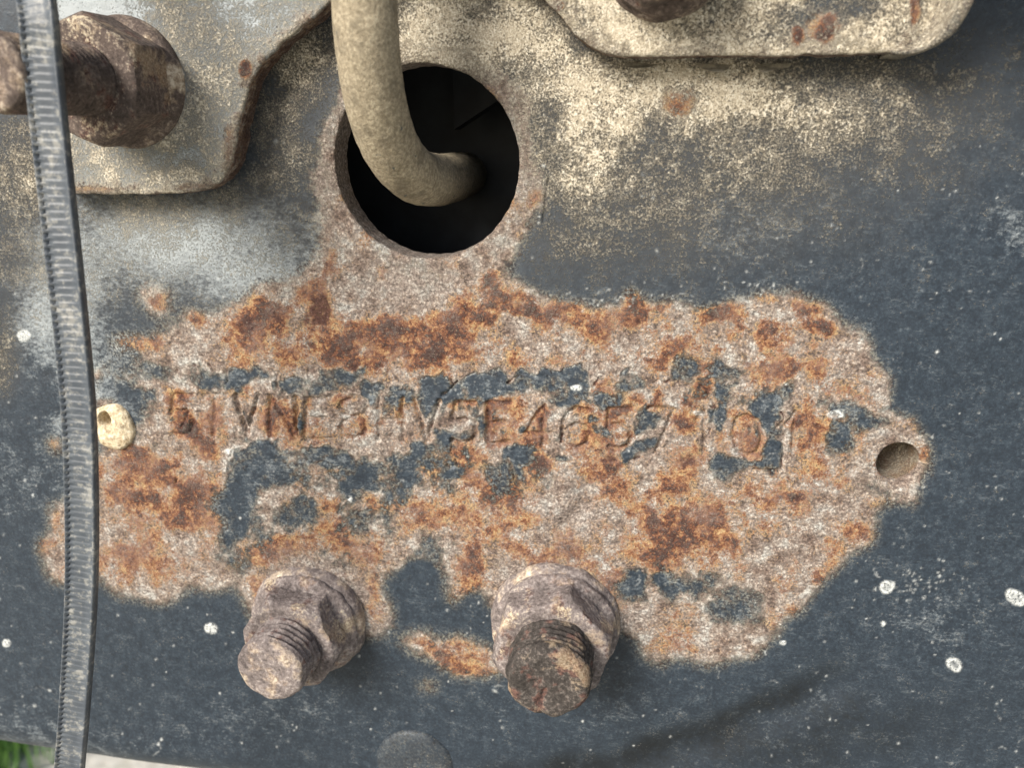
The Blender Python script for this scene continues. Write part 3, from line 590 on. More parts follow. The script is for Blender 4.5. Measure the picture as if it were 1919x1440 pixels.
def sheet(X, Z, sdf, cell):
    """grid over X, Z cut to sdf<0, border vertices snapped to sdf = 0. returns x, z, quads, border edges"""
    gx, gz = np.meshgrid(X, Z); x = gx.ravel().copy(); z = gz.ravel().copy(); nx, nz = len(X), len(Z)
    s = sdf(x, z); c = cell(x, z)
    e = 1e-5
    near = np.abs(s) < 3 * c
    keepv = s < 0.45 * c
    idx = np.arange(nx * nz).reshape(nz, nx)
    q = np.stack([idx[:-1, :-1], idx[:-1, 1:], idx[1:, 1:], idx[1:, :-1]], -1).reshape(-1, 4)
    q = q[keepv[q].all(1)]
    # border edges
    ed = np.concatenate([q[:, [0, 1]], q[:, [1, 2]], q[:, [2, 3]], q[:, [3, 0]]])
    key = np.sort(ed, 1); k = key[:, 0].astype(np.int64) * (nx * nz) + key[:, 1]
    u_, inv, cnt = np.unique(k, return_inverse=True, return_counts=True)
    bed = ed[cnt[inv] == 1]
    bv = np.unique(bed)
    bv = bv[near[bv]]
    for _ in range(3):
        sx = (sdf(x[bv] + e, z[bv]) - sdf(x[bv] - e, z[bv])) / (2 * e); sz = (sdf(x[bv], z[bv] + e) - sdf(x[bv], z[bv] - e)) / (2 * e)
        g2 = sx * sx + sz * sz + 1e-9; ss_ = sdf(x[bv], z[bv])
        x[bv] -= ss_ * sx / g2; z[bv] -= ss_ * sz / g2
    ok = np.zeros(nx * nz, bool); ok[bv] = True
    bed = bed[ok[bed].all(1)]
    used = np.unique(q); remap = np.full(nx * nz, -1); remap[used] = np.arange(len(used))
    return x[used], z[used], remap[q], remap[bed]

# ------------------------------------------------------------------ chassis rail
rail = thing('chassis_rail', 'dark blue-grey painted steel chassis rail with big rust patch, round hole and stamped number', 'chassis rail', (0, 0, 0))
HC = P(796, 307); HR = 0.25 * (np.linalg.norm(P(970, 306) - P(621, 306)) + np.linalg.norm(P(796, 124) - P(796, 489)))
HCx, HCz = HC[0], HC[2]
SC = P(1685, 868); SR = 0.0043
TC = P(205, 782); TR = 0.0030
LA, LB = P(0, 1356), P(300, 1400)
le = (LB - LA)[[0, 2]]; le = le / np.linalg.norm(le); ln = np.array([le[1], -le[0]])
if ln[1] > 0: ln = -ln
BR = 0.013
X_LO, X_HI, Z_HI = -0.36, 0.30, CAMZ + 0.10
fz = [P(0, -10)[2], P(1919, -10)[2]]; zt = max(fz) + .002
xl, xr = P(0, 1440)[0] - .004, P(1919, 1440)[0] + .004
vx0, vx1 = P(300, 780)[0], P(1560, 780)[0]; vz0, vz1 = P(900, 905)[2], P(900, 665)[2]
zb = P(0, 1440)[2] - .012
X = axis(X_LO, X_HI, [(xl, vx0, .00032), (vx0, vx1, .00019), (vx1, xr, .00030)], .006)
Z = axis(CAMZ - 0.30, Z_HI, [(zb, vz0, .00030), (vz0, vz1, .00018), (vz1, zt, .00028)], .005)
def rail_sdf(x, z):
    a = np.arctan2(z - HCz, x - HCx)
    wob = 0.00010 * np.sin(3 * a + 1) + 0.00004 * np.sin(13 * a) + .00005 * np.sin(41 * a + 2)
    d1 = HR + wob - np.hypot(x - HCx, z - HCz)
    d2 = SR - np.hypot(x - SC[0], z - SC[2])
    d3 = TR - np.hypot(x - TC[0], z - TC[2])
    return np.maximum(np.maximum(d1, d2), d3)
x, z, q, bed = sheet(X, Z, rail_sdf, lambda a, b: np.full(np.shape(a), .0003))
u, v = project(x, np.zeros_like(x), z)
h = samp(hgt, u, v, 0.0)
rh = np.hypot(x - HCx, z - HCz) - HR; h = h - 0.0005 * np.exp(-np.clip(rh, 0, 1) / 0.0006)
dx_, dz_ = x - SC[0], z - SC[2]; rs_ = np.hypot(dx_, dz_) - SR
side = 0.5 + 0.5 * (dx_ * .55 - dz_ * .83) / (np.hypot(dx_, dz_) + 1e-6)
h = h - (0.0003 + 0.0016 * side ** 2) * np.exp(-np.clip(rs_, 0, 1) / (0.0006 + 0.0016 * side))
A = np.stack([samp(paint, u, v, 1.0), samp(rust, u, v, 0), samp(dark, u, v, 0), samp(painted_shade, u, v, 0)], -1)
B = np.stack([samp(dust, u, v, .15), samp(sheen_wear, u, v, .25), samp(speck, u, v, 0), samp(crust, u, v, 0)], -1)
# hole walls: extrude the border loops backwards
nb = len(x)
bverts = np.unique(bed); ring_map = {int(b): k for k, b in enumerate(bverts)}
rings = [(0.0006, 0.0), (0.002, 0.0), (0.0045, 0.0), (0.0075, 0.0)]
VX, VY, VZ = [x], [-h], [z]
AA, BB = [A], [B]
FQ = [q]
prev = bverts; base = nb
bm_ = np.array([ring_map[int(b)] for b in bed.ravel()]).reshape(-1, 2)
issm = np.hypot(x[bverts] - SC[0], z[bverts] - SC[2]) < SR * 1.5
istc = np.hypot(x[bverts] - TC[0], z[bverts] - TC[2]) < TR * 1.5
for dy, _ in rings:
    yy = -h[bverts] + dy * np.where(issm, 1.6, 1.0)
    cx = np.where(issm, SC[0], np.where(istc, TC[0], HCx)); cz = np.where(issm, SC[2], np.where(istc, TC[2], HCz))
    k = np.where(issm, 1 - 0.10 * (dy / .0075), 1.0)
    VX.append(cx + (x[bverts] - cx) * k); VZ.append(cz + (z[bverts] - cz) * k); VY.append(yy)
    a_ = A[bverts].copy(); a_[:, 0] = 0.0; a_[:, 1] = np.where(issm, .45, .3); a_[:, 2] = .1; AA.append(a_)
    b_ = B[bverts].copy(); b_[:, 0] = np.where(issm, .5, .15); b_[:, 3] = np.where(issm, .1, .8); BB.append(b_)
    new = base + np.arange(len(bverts))
    pv = prev
    FQ.append(np.stack([pv[bm_[:, 1]], pv[bm_[:, 0]], new[bm_[:, 0]], new[bm_[:, 1]]], -1))
    prev = new; base += len(bverts)
x = np.concatenate(VX); y = np.concatenate(VY); z = np.concatenate(VZ); q = np.concatenate(FQ)
A = np.concatenate(AA); B = np.concatenate(BB)
# roll the lower edge back round the rail's bottom corner
s = (x - LA[0]) * ln[0] + (z - LA[2]) * ln[1]
along = (x - LA[0]) * le[0] + (z - LA[2]) * le[1]
ang = np.clip(s / BR, 0, math.pi / 2); ext = np.clip(s - BR * math.pi / 2, 0, .042)
off = -y
bx = np.where(s > 0, LA[0] + along * le[0] + (BR * np.sin(ang)) * ln[0] + off * np.sin(ang) * ln[0], x)
bz = np.where(s > 0, LA[2] + along * le[1] + (BR * np.sin(ang)) * ln[1] + off * np.sin(ang) * ln[1], z)
by = np.where(s > 0, BR * (1 - np.cos(ang)) + ext - off * np.cos(ang), y)
keep = (s[q] < BR * math.pi / 2 + .045).any(1)
q = q[keep]
make_mesh('web', np.stack([bx, by, bz], -1), q, MAT['steel'], rail, True, {'wear_a': A, 'wear_b': B})  # wear_a also carries the painted shade, wear_b the painted sky sheen
# top flange, plus added rear web and end caps that keep light out
def lowz(xx): # bottom flange level along x
    t = (xx - LA[0]) / le[0]; return LA[2] + t * le[1] + BR * ln[1]
YB = BR + 0.041
def slab(name, quad, thick, mat, parent):
    a = np.array(quad, float); n = np.cross(a[1] - a[0], a[2] - a[0]); n = n / np.linalg.norm(n) * thick
    V = np.concatenate([a, a + n])
    F = [(0, 1, 2, 3), (7, 6, 5, 4)] + [(i, i + 4, (i + 1) % 4 + 4, (i + 1) % 4) for i in range(4)]
    return make_mesh(name, V, F, mat, parent, False)
zl0, zl1 = lowz(X_LO), lowz(X_HI)
slab('added_rear_web', [(X_LO, YB, zl0), (X_HI, YB, zl1), (X_HI, YB, Z_HI), (X_LO, YB, Z_HI)], .006, MAT['inside'], rail)
slab('top_flange', [(X_LO, .002, Z_HI - .001), (X_HI, .002, Z_HI - .001), (X_HI, YB + .001, Z_HI - .001), (X_LO, YB + .001, Z_HI - .001)], .006, MAT['inside'], rail)
slab('added_end_cap', [(X_LO, .002, zl0 + .004), (X_LO, YB - .001, zl0 + .004), (X_LO, YB - .001, Z_HI - .002), (X_LO, .002, Z_HI - .002)], .004, MAT['inside'], rail)
slab('added_end_cap', [(X_HI, .002, zl1 + .004), (X_HI, YB - .001, zl1 + .004), (X_HI, YB - .001, Z_HI - .002), (X_HI, .002, Z_HI - .002)], .004, MAT['inside'], rail)
c0 = P(900, 190, -.03)
slab('inner_gusset', [(c0[0] - .006, .036, c0[2] - .006), (c0[0] + .012, .030, c0[2] + .004), (c0[0] + .012, .030, c0[2] + .05), (c0[0] - .006, .036, c0[2] + .05)], .003, MAT['inside'], rail)
# bottom of the blind small hole
def disc_cup(name, c, r, y0, depth, mat, parent):
    V = []; F = []; n = 40
    prof = [(1.0, 0), (.9, depth * .4), (.6, depth * .8), (.3, depth), (0.02, depth * 1.05)]
    for k, (rr, dy) in enumerate(prof):
        for i in range(n):
            a = 2 * math.pi * i / n; V.append((c[0] + r * rr * math.cos(a), y0 + dy, c[2] + r * rr * math.sin(a)))
    for k in range(len(prof) - 1):
        for i in range(n):
            j = (i + 1) % n; F.append((k * n + i, k * n + j, (k + 1) * n + j, (k + 1) * n + i))
    V = np.array(V); a_ = np.tile([0, .45, .15, 0], (len(V), 1)); b_ = np.tile([.5, 0, 0, .1], (len(V), 1))
    return make_mesh(name, V, F, mat, parent, True, {'wear_a': a_, 'wear_b': b_})
disc_cup('drill_hole_bottom', SC, SR * .94, .0085, .003, MAT['steel'], rail)

# ------------------------------------------------------------------ mounting bracket plate
BT = 0.0072
OUT = [(92, 364), (150, 363), (250, 364), (360, 360), (405, 345), (430, 312), (442, 265), (452, 205), (470, 150), (500, 108), (545, 66), (590, 28), (625, -6), (670, -45), (740, -75), (860, -80), (950, -58), (1010, -14), (1045, 22), (1075, 58), (1110, 88), (1155, 104),
       (1230, 103), (1400, 104), (1560, 101), (1660, 99), (1700, 92), (1735, 66), (1758, 30), (1775, -20), (1800, -110), (1810, -420), (40, -420), (48, -200), (56, 0), (74, 180)]
bo = []
for px, py in OUT:
    p = P(px, py, BT); bo.append((p[0], min(p[2], CAMZ + .092)))
bo = [tuple(p) for p in smooth_path(bo[:30], 4)] + bo[30:]
bu = np.array(bo)
def br_sdf(xx, zz):
    return poly_sdf(xx, zz, bo) + 0.00035 * (fbm2(xx * 1e4, zz * 1e4, 30, 71, 3) - .5)
br_top = P(300, -12, BT)[2] + .003
Xb = axis(bu[:, 0].min() - .001, bu[:, 0].max() + .001, [(bu[:, 0].min() - .001, bu[:, 0].max() + .0005, .00036)], .001)
Zb = axis(bu[:, 1].min() - .001, bu[:, 1].max() + .001, [(bu[:, 1].min() - .001, br_top, .00036)], .003)
x, z, q, bed = sheet(Xb, Zb, br_sdf, lambda a, b: np.full(np.shape(a), .0004))
u, v = project(x, np.full_like(x, -BT), z)
sd = -br_sdf(x, z)
KN, KA = fbm2(u, v, 30, 811, 4), fbm2(u, v, 120, 822, 4)
h = BT + .0002 * (KN - .5) + .0004 * (KA - .5) - 0.00035 * np.exp(-np.clip(sd, 0, 1) / .0003)
right = sstep(900, 1000, u)
def fld(lst, u, v):
    f = np.zeros_like(u)
    for b in lst:
        xx, yy, rx, ry = b[:4]; st = b[4] if len(b) > 4 else 1
        d = np.hypot((u - xx) / rx, (v - yy) / ry) + (KN - .5) * .7
        f = np.maximum(f, st * (1 - sstep(.3, 1.3, d)))
    return f
edge = np.exp(-np.clip(sd, 0, 1) / .0022)
bd = np.clip(.52 + .22 * right + .22 * (KA - .5) * 2 + .15 * edge - .35 * fld([(170, 20, 120, 60), (330, 300, 60, 40)], u, v), 0, 1)
bd = np.maximum(bd, fld([(330, 330, 130, 40, .7), (390, 150, 80, 120, .62)], u, v)) - .3 * fld([(1480, 40, 80, 40), (1580, 10, 100, 30)], u, v) - .5 * fld([(1335, 40, 9, 7)], u, v)
br_rust = np.maximum(fld([(1495, 65, 16, 22), (1550, 55, 28, 36), (1712, 20, 14, 40), (460, 130, 12, 26), (1045, 8, 14, 12, .7), (1100, 85, 30, 20, .4), (430, 280, 14, 60, .5), (370, 350, 60, 10, .5), (180, 355, 60, 10, .5), (1540, 48, 44, 36, .6)], u, v), .35 * edge * (KN > .5))
br_dark = fld([(1496, 65, 10, 12, .8), (1552, 66, 12, 12, .8), (1712, 18, 8, 24, .7), (462, 125, 7, 14, .6)], u, v)
br_paint = np.clip(.95 - .75 * edge * (KN + .2) - br_rust, 0, 1)
A = np.stack([br_paint, br_rust, br_dark, 0 * u], -1)
B = np.stack([bd * (1 - .8 * br_rust), 1.05 * (1 - right) + .15 + 0 * u, 0 * u, .6 * edge], -1)
nb = len(x); bverts = np.unique(bed); rm = np.full(nb, -1); rm[bverts] = np.arange(len(bverts)); bm_ = rm[bed]
VX, VY, VZ, AA, BB, FQ = [x], [-h], [z], [A], [B], [q]
prev = bverts; base = nb
fl = sstep(1650, 1720, u[bverts])              # the far right corner is flame cut at a slant
gxn = (br_sdf(x[bverts] + 1e-5, z[bverts]) - br_sdf(x[bverts] - 1e-5, z[bverts])) / 2e-5
gzn = (br_sdf(x[bverts], z[bverts] + 1e-5) - br_sdf(x[bverts], z[bverts] - 1e-5)) / 2e-5
rg = np.random.RandomState(3)
for k, dy in enumerate((.0007, .0028, .0034, .0054, .0078)):
    o_ = fl * dy * 0.0 + (-.0009 if k in (2, 3) else -.0006 if k == 4 else .00012 if k == 1 else 0) + .0002 * (fbm2(u[bverts], v[bverts] + 99 * k, 18, 40 + k, 3) - .5)
    VX.append(x[bverts] + gxn * o_); VZ.append(z[bverts] + gzn * o_); VY.append(-h[bverts] + dy)
    a_ = A[bverts].copy(); a_[:, 0] = .25; a_[:, 1] = .35; a_[:, 2] = .95 if k in (2, 3) else .6; AA.append(a_)  # rusty edge walls; crevice shade in the groove painted in darker
    b_ = B[bverts].copy(); b_[:, 0] = .22 * right[bverts] - .15; b_[:, 1] = 0; b_[:, 3] = .1; BB.append(b_)
    new = base + np.arange(len(bverts))
    FQ.append(np.stack([prev[bm_[:, 1]], prev[bm_[:, 0]], new[bm_[:, 0]], new[bm_[:, 1]]], -1)); prev = new; base += len(bverts)
bro = thing('mounting_bracket', 'thick dusty steel bracket plate with arched cut-out bolted over the rail above the hole', 'bracket', P(300, 363))
bl = np.array(bro.location)
V = np.stack([np.concatenate(VX), np.concatenate(VY), np.concatenate(VZ)], -1)
bp = make_mesh('bracket_plate', V - bl, np.concatenate(FQ), MAT['steel'], bro, True, {'wear_a': np.concatenate(AA), 'wear_b': np.concatenate(BB)})  # wear_a also carries the painted crevice shade
# right end of the plate bent up towards the viewer
fe = smooth_path([P(px, py, BT) for px, py in [(1668, 98), (1702, 91), (1735, 66), (1758, 30), (1775, -20), (1788, -70), (1800, -130), (1806, -220), (1810, -330)]] , 10)
fe = [np.array([p[0], p[1], min(p[2], CAMZ + .092)]) for p in fe]
V = []; nf = len(fe); prof_n = 14
for k_, p in enumerate(fe):
    t_ = fe[min(k_ + 1, nf - 1)] - fe[max(k_ - 1, 0)]; t_ = t_ / (np.linalg.norm(t_) + 1e-9)
    o_ = np.array([-t_[2] * -1, 0, t_[0] * -1]); o_ = o_ / (np.linalg.norm(o_) + 1e-9)
    if o_[0] < 0: o_ = -o_
    hh = .0070 * min(1, k_ / 34) + .0002 + .024 * max(0, min(1, (k_ - 44) / 16)); tk = .0022 * min(1, .05 + k_ / 25)  # unseen upper part raised taller, added to cast the top-right shade
    ring_ = []
    for i_ in range(prof_n):            # inner side: rolls up out of the plate face
        f_ = i_ / (prof_n - 1); e_ = f_ * hh; ro = min(.004, hh * .6)
        ring_.append(p + o_ * (-.0010 + .0012 * (1 - math.exp(-e_ / .0012)) + .0003 * f_) + np.array([0, -e_ + .0004, 0]))
    ring_.append(p + o_ * (tk * .5) + np.array([0, -hh - .0003, 0])); ring_.append(p + o_ * tk + np.array([0, -hh - .0002, 0]))
    ring_.append(p + o_ * (tk * 1.2) + np.array([0, -hh + .001, 0])); ring_.append(p + o_ * (tk * 1.2) + np.array([0, BT + .0003, 0])); ring_.append(p + o_ * .0004 + np.array([0, BT + .0003, 0]))
    V += ring_
V = np.array(V); m_ = prof_n + 5; V += .0003 * (fbm3(V, .004, 19, 3) - .5)[:, None]
F = [(k_ * m_ + i_, k_ * m_ + (i_ + 1) % m_, (k_ + 1) * m_ + (i_ + 1) % m_, (k_ + 1) * m_ + i_) for k_ in range(nf - 1) for i_ in range(m_)] + [tuple(range(m_))[::-1]]
ii = np.arange(len(V)) % m_; fa = np.zeros((len(V), 4)); fb = np.zeros((len(V), 4))
fa[:, 0] = .6; fa[:, 1] = .25; fb[:, 0] = np.where(ii < prof_n, .62, .45); fb[:, 3] = .2
make_mesh('bent_end', V - bl, F, MAT['steel'], bro, True, {'wear_a': fa, 'wear_b': fb})
# lifted paint flakes hanging from the bracket's lower edge
def flake(outline, h0, curl, parent, origin):
    pts = [P(px, py, h0) for px, py in outline]; n = len(pts)
    c = sum(pts) / n; V = []; top = max(p[2] for p in pts); span = top - min(p[2] for p in pts)
    for k in range(2):
        for p in pts + [c]:
            t = (top - p[2]) / span; V.append(p + np.array([0, -curl * t * t + k * .00035, 0]))
    m = n + 1; F = []
    for i in range(n):
        j = (i + 1) % n; F += [(i, j, n), (m + j, m + i, m + n), (i, m + i, m + j, j)]
    return make_mesh('paint_flake', np.array(V) - origin, F, MAT['flake'], parent, False)
flake([(1302, 119), (1325, 118), (1370, 121), (1363, 130), (1348, 137), (1330, 134), (1315, 128)], .0015, .0022, bro, bl)
flake([(1415, 120), (1450, 119), (1485, 117), (1478, 126), (1450, 131), (1432, 138), (1424, 134)], .0015, .0018, bro, bl)
flake([(1170, 116), (1205, 118), (1235, 120), (1215, 126), (1190, 128), (1172, 125)], .0012, .001, bro, bl)

# ------------------------------------------------------------------ studs with flange nuts
def polar(prof, rfun, n, cap=True):
    V = []; F = []
    for k, (zz, rr) in enumerate(prof):
        for i in range(n):
            a = 2 * math.pi * i / n; r = rfun(a, zz, rr, k); V.append((r * math.cos(a), r * math.sin(a), zz))
    for k in range(len(prof) - 1):
        for i in range(n):
            j = (i + 1) % n; F.append((k * n + i, k * n + j, (k + 1) * n + j, (k + 1) * n + i))
    if cap: F.append(tuple((len(prof) - 1) * n + i for i in range(n)))
    return np.array(V), F

def stud(name, label, base, axis_, mats, flange_r, hex_af, nut_h, shank_r, length, rot, rough, seed, group='stud bolts through the rail and bracket', pitch=.0019, tdep=.00095, cone=True, tilt=None, end='flat', dustf=None):
    t = thing(name, label, 'stud bolt', base, group)
    az_ = np.array(axis_, float); az_ /= np.linalg.norm(az_); ax_ = np.array([1.0, 0, 0]); ax_ -= az_ * (ax_ @ az_); ax_ /= np.linalg.norm(ax_); R = np.stack([ax_, np.cross(az_, ax_), az_], 1)
    def place(V): return V @ R.T
    def finish(nm, V, F, mat, amp, sc, attr):
        N = V / (np.linalg.norm(V * [1, 1, 0], axis=1)[:, None] + 1e-6) * [1, 1, 0]
        V2 = V + N * (amp * (fbm3(V, sc, seed, 4) - .5)[:, None]) + np.array([0, 0, 1.0]) * (amp * .6 * (fbm3(V, sc, seed + 9, 3) - .5) * (V[:, 2] > .0008))[:, None]
        Wp = place(V2); at = np.zeros((len(V), 4)); at[:] = attr(V2, Wp)
        return make_mesh(nm, Wp, F, mat, t, True, {'wear_a': at})
    # crusted washer
    wr = flange_r
    prof = [(-.001, wr * 1.02), (.0006, wr * 1.03), (.0018, wr), (.0026, wr * .93), (.0030, wr * .80)]
    V, F = polar(prof, lambda a, zz, rr, k: rr, 96)
    finish('washer', V, F, mats[0], rough * 1.5, .004, lambda V, Wp: np.stack([.25 + 0 * V[:, 0], .35 + 0 * V[:, 0], 0 * V[:, 0], 0 * V[:, 0]], -1))
    ap = hex_af / 2
    zs = np.concatenate([np.linspace(.0026, nut_h - .0018, 16), np.linspace(nut_h - .0014, nut_h, 6)])
    prof = [(zz, 1) for zz in zs] + [(nut_h + .0002, .93), (nut_h + .0001, .8), (nut_h - .0002, shank_r / ap * .98)]
    def rnut(a, zz, rr, k):
        m = (a - rot) % (math.pi / 3) - math.pi / 6
        hx = ap / math.cos(m); lim = ap * 1.15 - max(0, zz - (nut_h - .0022)) * .7
        lim2 = ap * 1.10 + max(0, .005 - zz) * .9
        if k < len(zs) and not cone: return min(hx, lim)
        if k < len(zs): return min(hx, lim) if zz > .006 else max(min(hx, lim), min(lim2, flange_r * .97) if zz < .0045 else 0)
        return min(ap, lim) * rr
    V, F = polar(prof, rnut, 144)
    finish('nut', V, F, mats[1], rough * 1.4, .0034, lambda V, Wp: np.stack(list(dustf(V, Wp)) + [0 * V[:, 0]], -1) if dustf else np.zeros((len(V), 4)))
    # threaded shank
    n = 72; L = length
    zz = np.arange(nut_h - .003, L - .0012, .00019)
    prof = [(a, 1) for a in zz] + [(L - .0008, .955), (L - .0003, .90), (L, .82), (L + .0001, .6), (L, .3), (L - .0001, .04)]
    def rsh(a, z_, rr, k):
        ph = (z_ / pitch - a / (2 * math.pi)) % 1.0
        tri = abs(ph * 2 - 1)
        if k < len(zz): return shank_r - tdep * tri ** .8 * (1.0 if z_ < L - .002 else .6)
        return shank_r * rr
    V, F = polar(prof, rsh, n)
    if end == 'split':
        rr_ = np.hypot(V[:, 0], V[:, 1]); tip = V[:, 2] > L - .0015
        d = np.abs(V[:, 0] * .8 + V[:, 1] * .3 + .0025 + .0012 * np.sin(V[:, 1] * 700)); V[:, 2] -= np.where(tip, .0009 * np.exp(-(d / .0006) ** 2), 0)
        V[:, 2] += np.where(tip, -.22 * V[:, 1] * 0 + .0006 * np.cos(rr_ / .0011), 0)
    finish('threaded_shank', V, F, mats[2], rough * 1.3, .0026, lambda V, Wp: np.stack([(.12 if end == 'flat' else -.15) + 0 * V[:, 0], np.where(V[:, 2] > L - .0011, .34 if end == 'flat' else -.4, -.2), .25 * (V[:, 2] < L - .001), 0 * V[:, 0]], -1))
    return t

def up_dust(V, Wp):      # settled dirt on the nut's upward side and its end face rim
    nrm = Wp[:, 2] / (np.linalg.norm(Wp, axis=1) + 1e-6)
    r = np.hypot(V[:, 0], V[:, 1]); n = fbm3(V, .006, 77, 3)
    return np.clip(-.05 + .40 * (V[:, 2] > .0118) + .34 * np.clip(V[:, 1] / .0095 - .45, 0, 1) + .2 * (n - .5), -.2, 1), 0 * r, 0 * r

stud('stud_bolt', 'brown rusted threaded stud with hex nut on the bracket, reaching behind the cable tie', P(240, 156, BT - .0006), (-.02, -1, -.02), (MAT['bolt_brown'], MAT['bolt_brown'], MAT['bolt_brown']), .0119, .0203, .0128, .0063, .0350, -.52, .00014, 3, dustf=up_dust, pitch=.00135, tdep=.0008, cone=False)
grey_d = lambda V, Wp: (.12 + .25 * (fbm3(V, .006, 12, 3) > .55), .25 * (fbm3(V, .005, 31, 3) > .55), 0 * V[:, 0])
stud('stud_bolt', 'short grey corroded stud with pitted pale round end, below the rust patch', P(580, 1160), (-.05, -1, -.02), (MAT['bolt_grey'], MAT['bolt_grey'], MAT['bolt_grey']), .0138, .0215, .0112, .0080, .0205, -1.13, .0009, 15, pitch=.0016, tdep=.0006, dustf=grey_d)
stud('stud_bolt', 'thick dark corroded stud with cracked end, beside the stud with pale end', P(1040, 1165), (0.03, -1, -.03), (MAT['bolt_grey'], MAT['bolt_grey'], MAT['bolt_dark']), .0145, .0240, .0118, .0090, .0215, -.78, .0009, 29, pitch=.0016, tdep=.0005, end='split', dustf=grey_d)
stud('stud_bolt', 'dark rusty nut on the bracket plate above the arch, mostly cut off at top', P(1245, -88, BT - .0006), (0, -1, 0), (MAT['bolt_brown'], MAT['bolt_brown'], MAT['bolt_brown']), .0105, .0170, .011, .006, .020, .2, .0006, 41)

# rivet head at the bottom of the web
rv = P(778, 1432)
V, F = polar([(-.0012, .0100), (.0000, .0099), (.0006, .0090), (.0011, .0068), (.0013, .0040), (.0014, .0006)], lambda a, zz, rr, k: rr, 64)
V = V + .0004 * (fbm3(V, .004, 8, 3) - .5)[:, None]
at = np.zeros((len(V), 4)); at[:, 0] = .85; at[:, 1] = .1; at2 = np.zeros((len(V), 4)); at2[:, 0] = .10; at2[:, 1] = .15
rvo = make_mesh('rivet', np.stack([V[:, 0], -V[:, 2], V[:, 1]], -1), F, MAT['steel'], None, True, {'wear_a': at, 'wear_b': at2})
rvo.location = rv
tag(rvo, 'low dusty grey-brown rivet head in the dark paint under the studs', 'rivet')

# ------------------------------------------------------------------ hose into the hole
hp = [P(668, -420, .020), P(676, -220, .021), P(683, 0, .021), P(690, 100, .0195), P(706, 200, .0155), P(735, 280, .009), P(775, 327, .001), P(815, 337, -.010), P(850, 332, -.025), P(872, 327, -.045)]
path = smooth_path(hp, 12)
def tube(path, r, n, seed, amp):
    V = []; F = []; path = [np.array(p) for p in path]
    up = np.array([1.0, 0, 0])
    for k, p in enumerate(path):
        t = path[min(k + 1, len(path) - 1)] - path[max(k - 1, 0)]; t = t / np.linalg.norm(t)
        a = up - t * np.dot(up, t); a /= np.linalg.norm(a); b = np.cross(t, a); up = a
        for i in range(n):
            th = 2 * math.pi * i / n; V.append(p + r * (a * math.cos(th) + b * math.sin(th)))
    for k in range(len(path) - 1):
        for i in range(n):
            j = (i + 1) % n; F.append((k * n + i, k * n + j, (k + 1) * n + j, (k + 1) * n + i))
    F.append(tuple(range(n))[::-1]); F.append(tuple((len(path) - 1) * n + i for i in range(n)))
    V = np.array(V); C = np.repeat(np.array(path), n, 0); N = (V - C) / r
    return V + N * (amp * (fbm3(V, .0022, seed, 4) - .5))[:, None], F
ho = P(683, 0, .020)
dense = []
for a, b in zip(path[:-1], path[1:]):
    for s_ in (0, .5): dense.append(a + (b - a) * s_)
V, F = tube(dense, .0054, 96, 4, .00030)
hose = make_mesh('hose', V - ho, F, MAT['hose'], None, True); hose.location = ho
tag(hose, 'tan dust-caked rubber hose bending down into the round hole', 'hose')

# ------------------------------------------------------------------ ribbed cable tie
tp = [(20, -420, .015), (34, -220, .031), (68, 0, .0400), (80, 120, .0405), (106, 360, .041), (128, 560, .042), (147, 760, .0425), (154, 950, .043), (153, 1120, .043), (143, 1300, .043), (132, 1440, .0425), (118, 1600, .038), (104, 1760, .022), (98, 1840, .006)]
tpath = smooth_path([P(a - 4, b, c) for a, b, c in tp], 40)
# resample
seg = [np.linalg.norm(b - a) for a, b in zip(tpath[:-1], tpath[1:])]; cum = np.concatenate([[0], np.cumsum(seg)]); tot = cum[-1]
TPIT = .00122; NS = 8
cnt = int(tot / TPIT) * NS; tt = np.linspace(0, tot, cnt); tpath = np.array(tpath)
pp = np.stack([np.interp(tt, cum, tpath[:, k]) for k in range(3)], -1)
tg = np.gradient(pp, axis=0); tg /= np.linalg.norm(tg, axis=1)[:, None]
wdir = np.array([1.0, .10, 0]); wv = wdir - tg * (tg @ wdir)[:, None]; wv /= np.linalg.norm(wv, axis=1)[:, None]
nv = np.cross(wv, tg); nv *= np.sign(-nv[:, 1:2])         # outward, to the camera
hw, th = .00275, .0013
ph = (np.arange(cnt) % NS) / NS
tooth = .00011 * np.where(ph < .25, ph / .25, 1 - (ph - .25) / .75) - .00008   # saw teeth
cs = [(-1.0, 'b'), (-1.0, 'r'), (-.92, 'r'), (-.84, 'n'), (-.70, 'n'), (-.66, 't'), (-.3, 't'), (.3, 't'), (.80, 't'), (.84, 'r'), (.92, 'r'), (1.0, 'r'), (1.0, 'b')]
rows = []
for w_, kind in cs:
    if kind == 'b': off_ = -th * np.ones(cnt)
    elif kind == 'r': off_ = np.full(cnt, .00034 if abs(w_) < .99 else .00016)
    elif kind == 'n': off_ = np.where(ph < .4, -.0005, .0001)
    else: off_ = tooth
    rows.append(pp + wv * (w_ * hw) + nv * off_[:, None])
V = np.stack(rows, 1).reshape(-1, 3); m = len(cs)
k = np.arange(cnt - 1)[:, None] * m; i = np.arange(m)[None, :]; j = (i + 1) % m
q = np.stack([k + i, k + j, k + m + j, k + m + i], -1).reshape(-1, 4)
to = P(130, 700, .03)
tie = make_mesh('cable_tie', V - to, q, MAT['strap'], None, False); tie.location = to
tag(tie, 'grey nylon cable tie with fine saw teeth running vertically in front of the rail', 'cable tie')

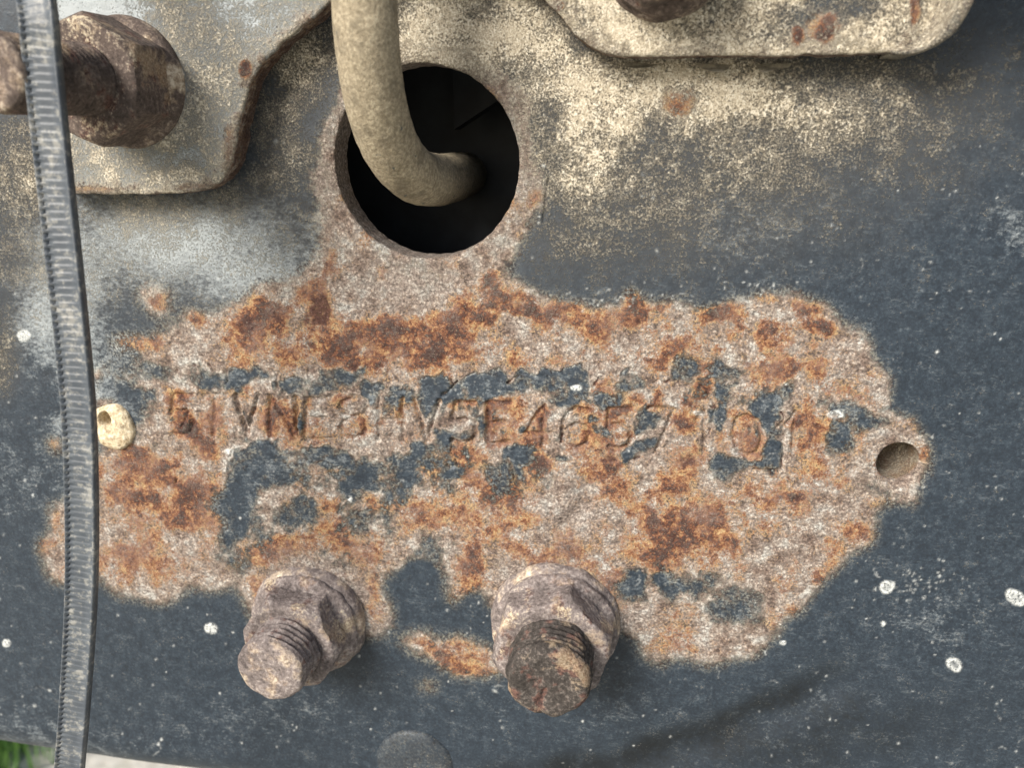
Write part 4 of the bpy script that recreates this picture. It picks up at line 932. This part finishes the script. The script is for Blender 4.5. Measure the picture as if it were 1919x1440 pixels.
# ------------------------------------------------------------------ clay plug
n1_, n2_ = 72, 40; mc = P(214, 800); V = []; F = []
for a in range(n2_ + 1):
    t = a / n2_
    for b in range(n1_):
        th_ = 2 * math.pi * b / n1_; r = .0054 * t
        V.append((r * math.cos(th_), r * math.sin(th_), .0021 * math.sqrt(max(0, 1 - t ** 2.6)) - (.0006 if a == n2_ else 0)))
for a in range(n2_):
    for b in range(n1_):
        c = (b + 1) % n1_; F.append((a * n1_ + b, a * n1_ + c, (a + 1) * n1_ + c, (a + 1) * n1_ + b))
V = np.array(V); V += (.0011 * (fbm3(V, .0026, 61, 4) - .5))[:, None] * (V / (np.linalg.norm(V, axis=1)[:, None] + 1e-6))
V[:, :2] *= (1 + .35 * (fbm3(V * [1, 1, 0], .004, 66, 2) - .5))[:, None]
dh = np.hypot(V[:, 0] + (mc[0] - TC[0]) / .95, V[:, 1] - (TC[2] - mc[2]) / 1.05); V[:, 2] -= .0045 * (1 - sstep(.0011, .0019, dh)); F = [f for f in F if not all(dh[i] < .0013 for i in f)]
mud = make_mesh('clay_plug', np.stack([V[:, 0] * .95, -V[:, 2], V[:, 1] * 1.05], -1), F, MAT['clay'], None, True); mud.location = mc
tag(mud, 'cream dried clay plug with a small dark hole beside the cable tie', 'clay plug')

# ------------------------------------------------------------------ ground glimpsed under the rail
V = [(-30, -30, 0), (30, -30, 0), (30, 30, 0), (-30, 30, 0)]
g = make_mesh('ground', V, [(0, 1, 2, 3)], MAT['ground'], None, False); g['kind'] = 'structure'
ray = CF + (10 - W / 2) / FPX * CR + -(1425 - H / 2) / FPX * CU
gp = CP + ray * (-CP[2] / ray[2])
V = []; F = []
rg = np.random.RandomState(9)
for k in range(900):
    bx_, by_ = gp[0] - .06 + rg.normal() * .06, gp[1] + rg.normal() * .10
    hh = rg.uniform(.03, .09); a = rg.uniform(0, 6.28); w = rg.uniform(.002, .004); ln_ = rg.uniform(.0, .05); a2 = rg.uniform(0, 6.28)
    cx, sx = math.cos(a) * w, math.sin(a) * w; n0 = len(V)
    V += [(bx_ - cx, by_ - sx, -.002), (bx_ + cx, by_ + sx, -.002), (bx_ + cx * .7 + ln_ * .4 * math.cos(a2), by_ + sx * .7 + ln_ * .4 * math.sin(a2), hh * .6), (bx_ - cx * .7 + ln_ * .4 * math.cos(a2), by_ - sx * .7 + ln_ * .4 * math.sin(a2), hh * .6), (bx_ + ln_ * math.cos(a2), by_ + ln_ * math.sin(a2), hh)]
    F += [(n0, n0 + 1, n0 + 2, n0 + 3), (n0 + 3, n0 + 2, n0 + 4)]
gr = make_mesh('grass', V, F, MAT['grass'], None, False); gr['kind'] = 'stuff'; gr['label'] = 'bright green grass on the pale ground below the rail'; gr['category'] = 'grass'
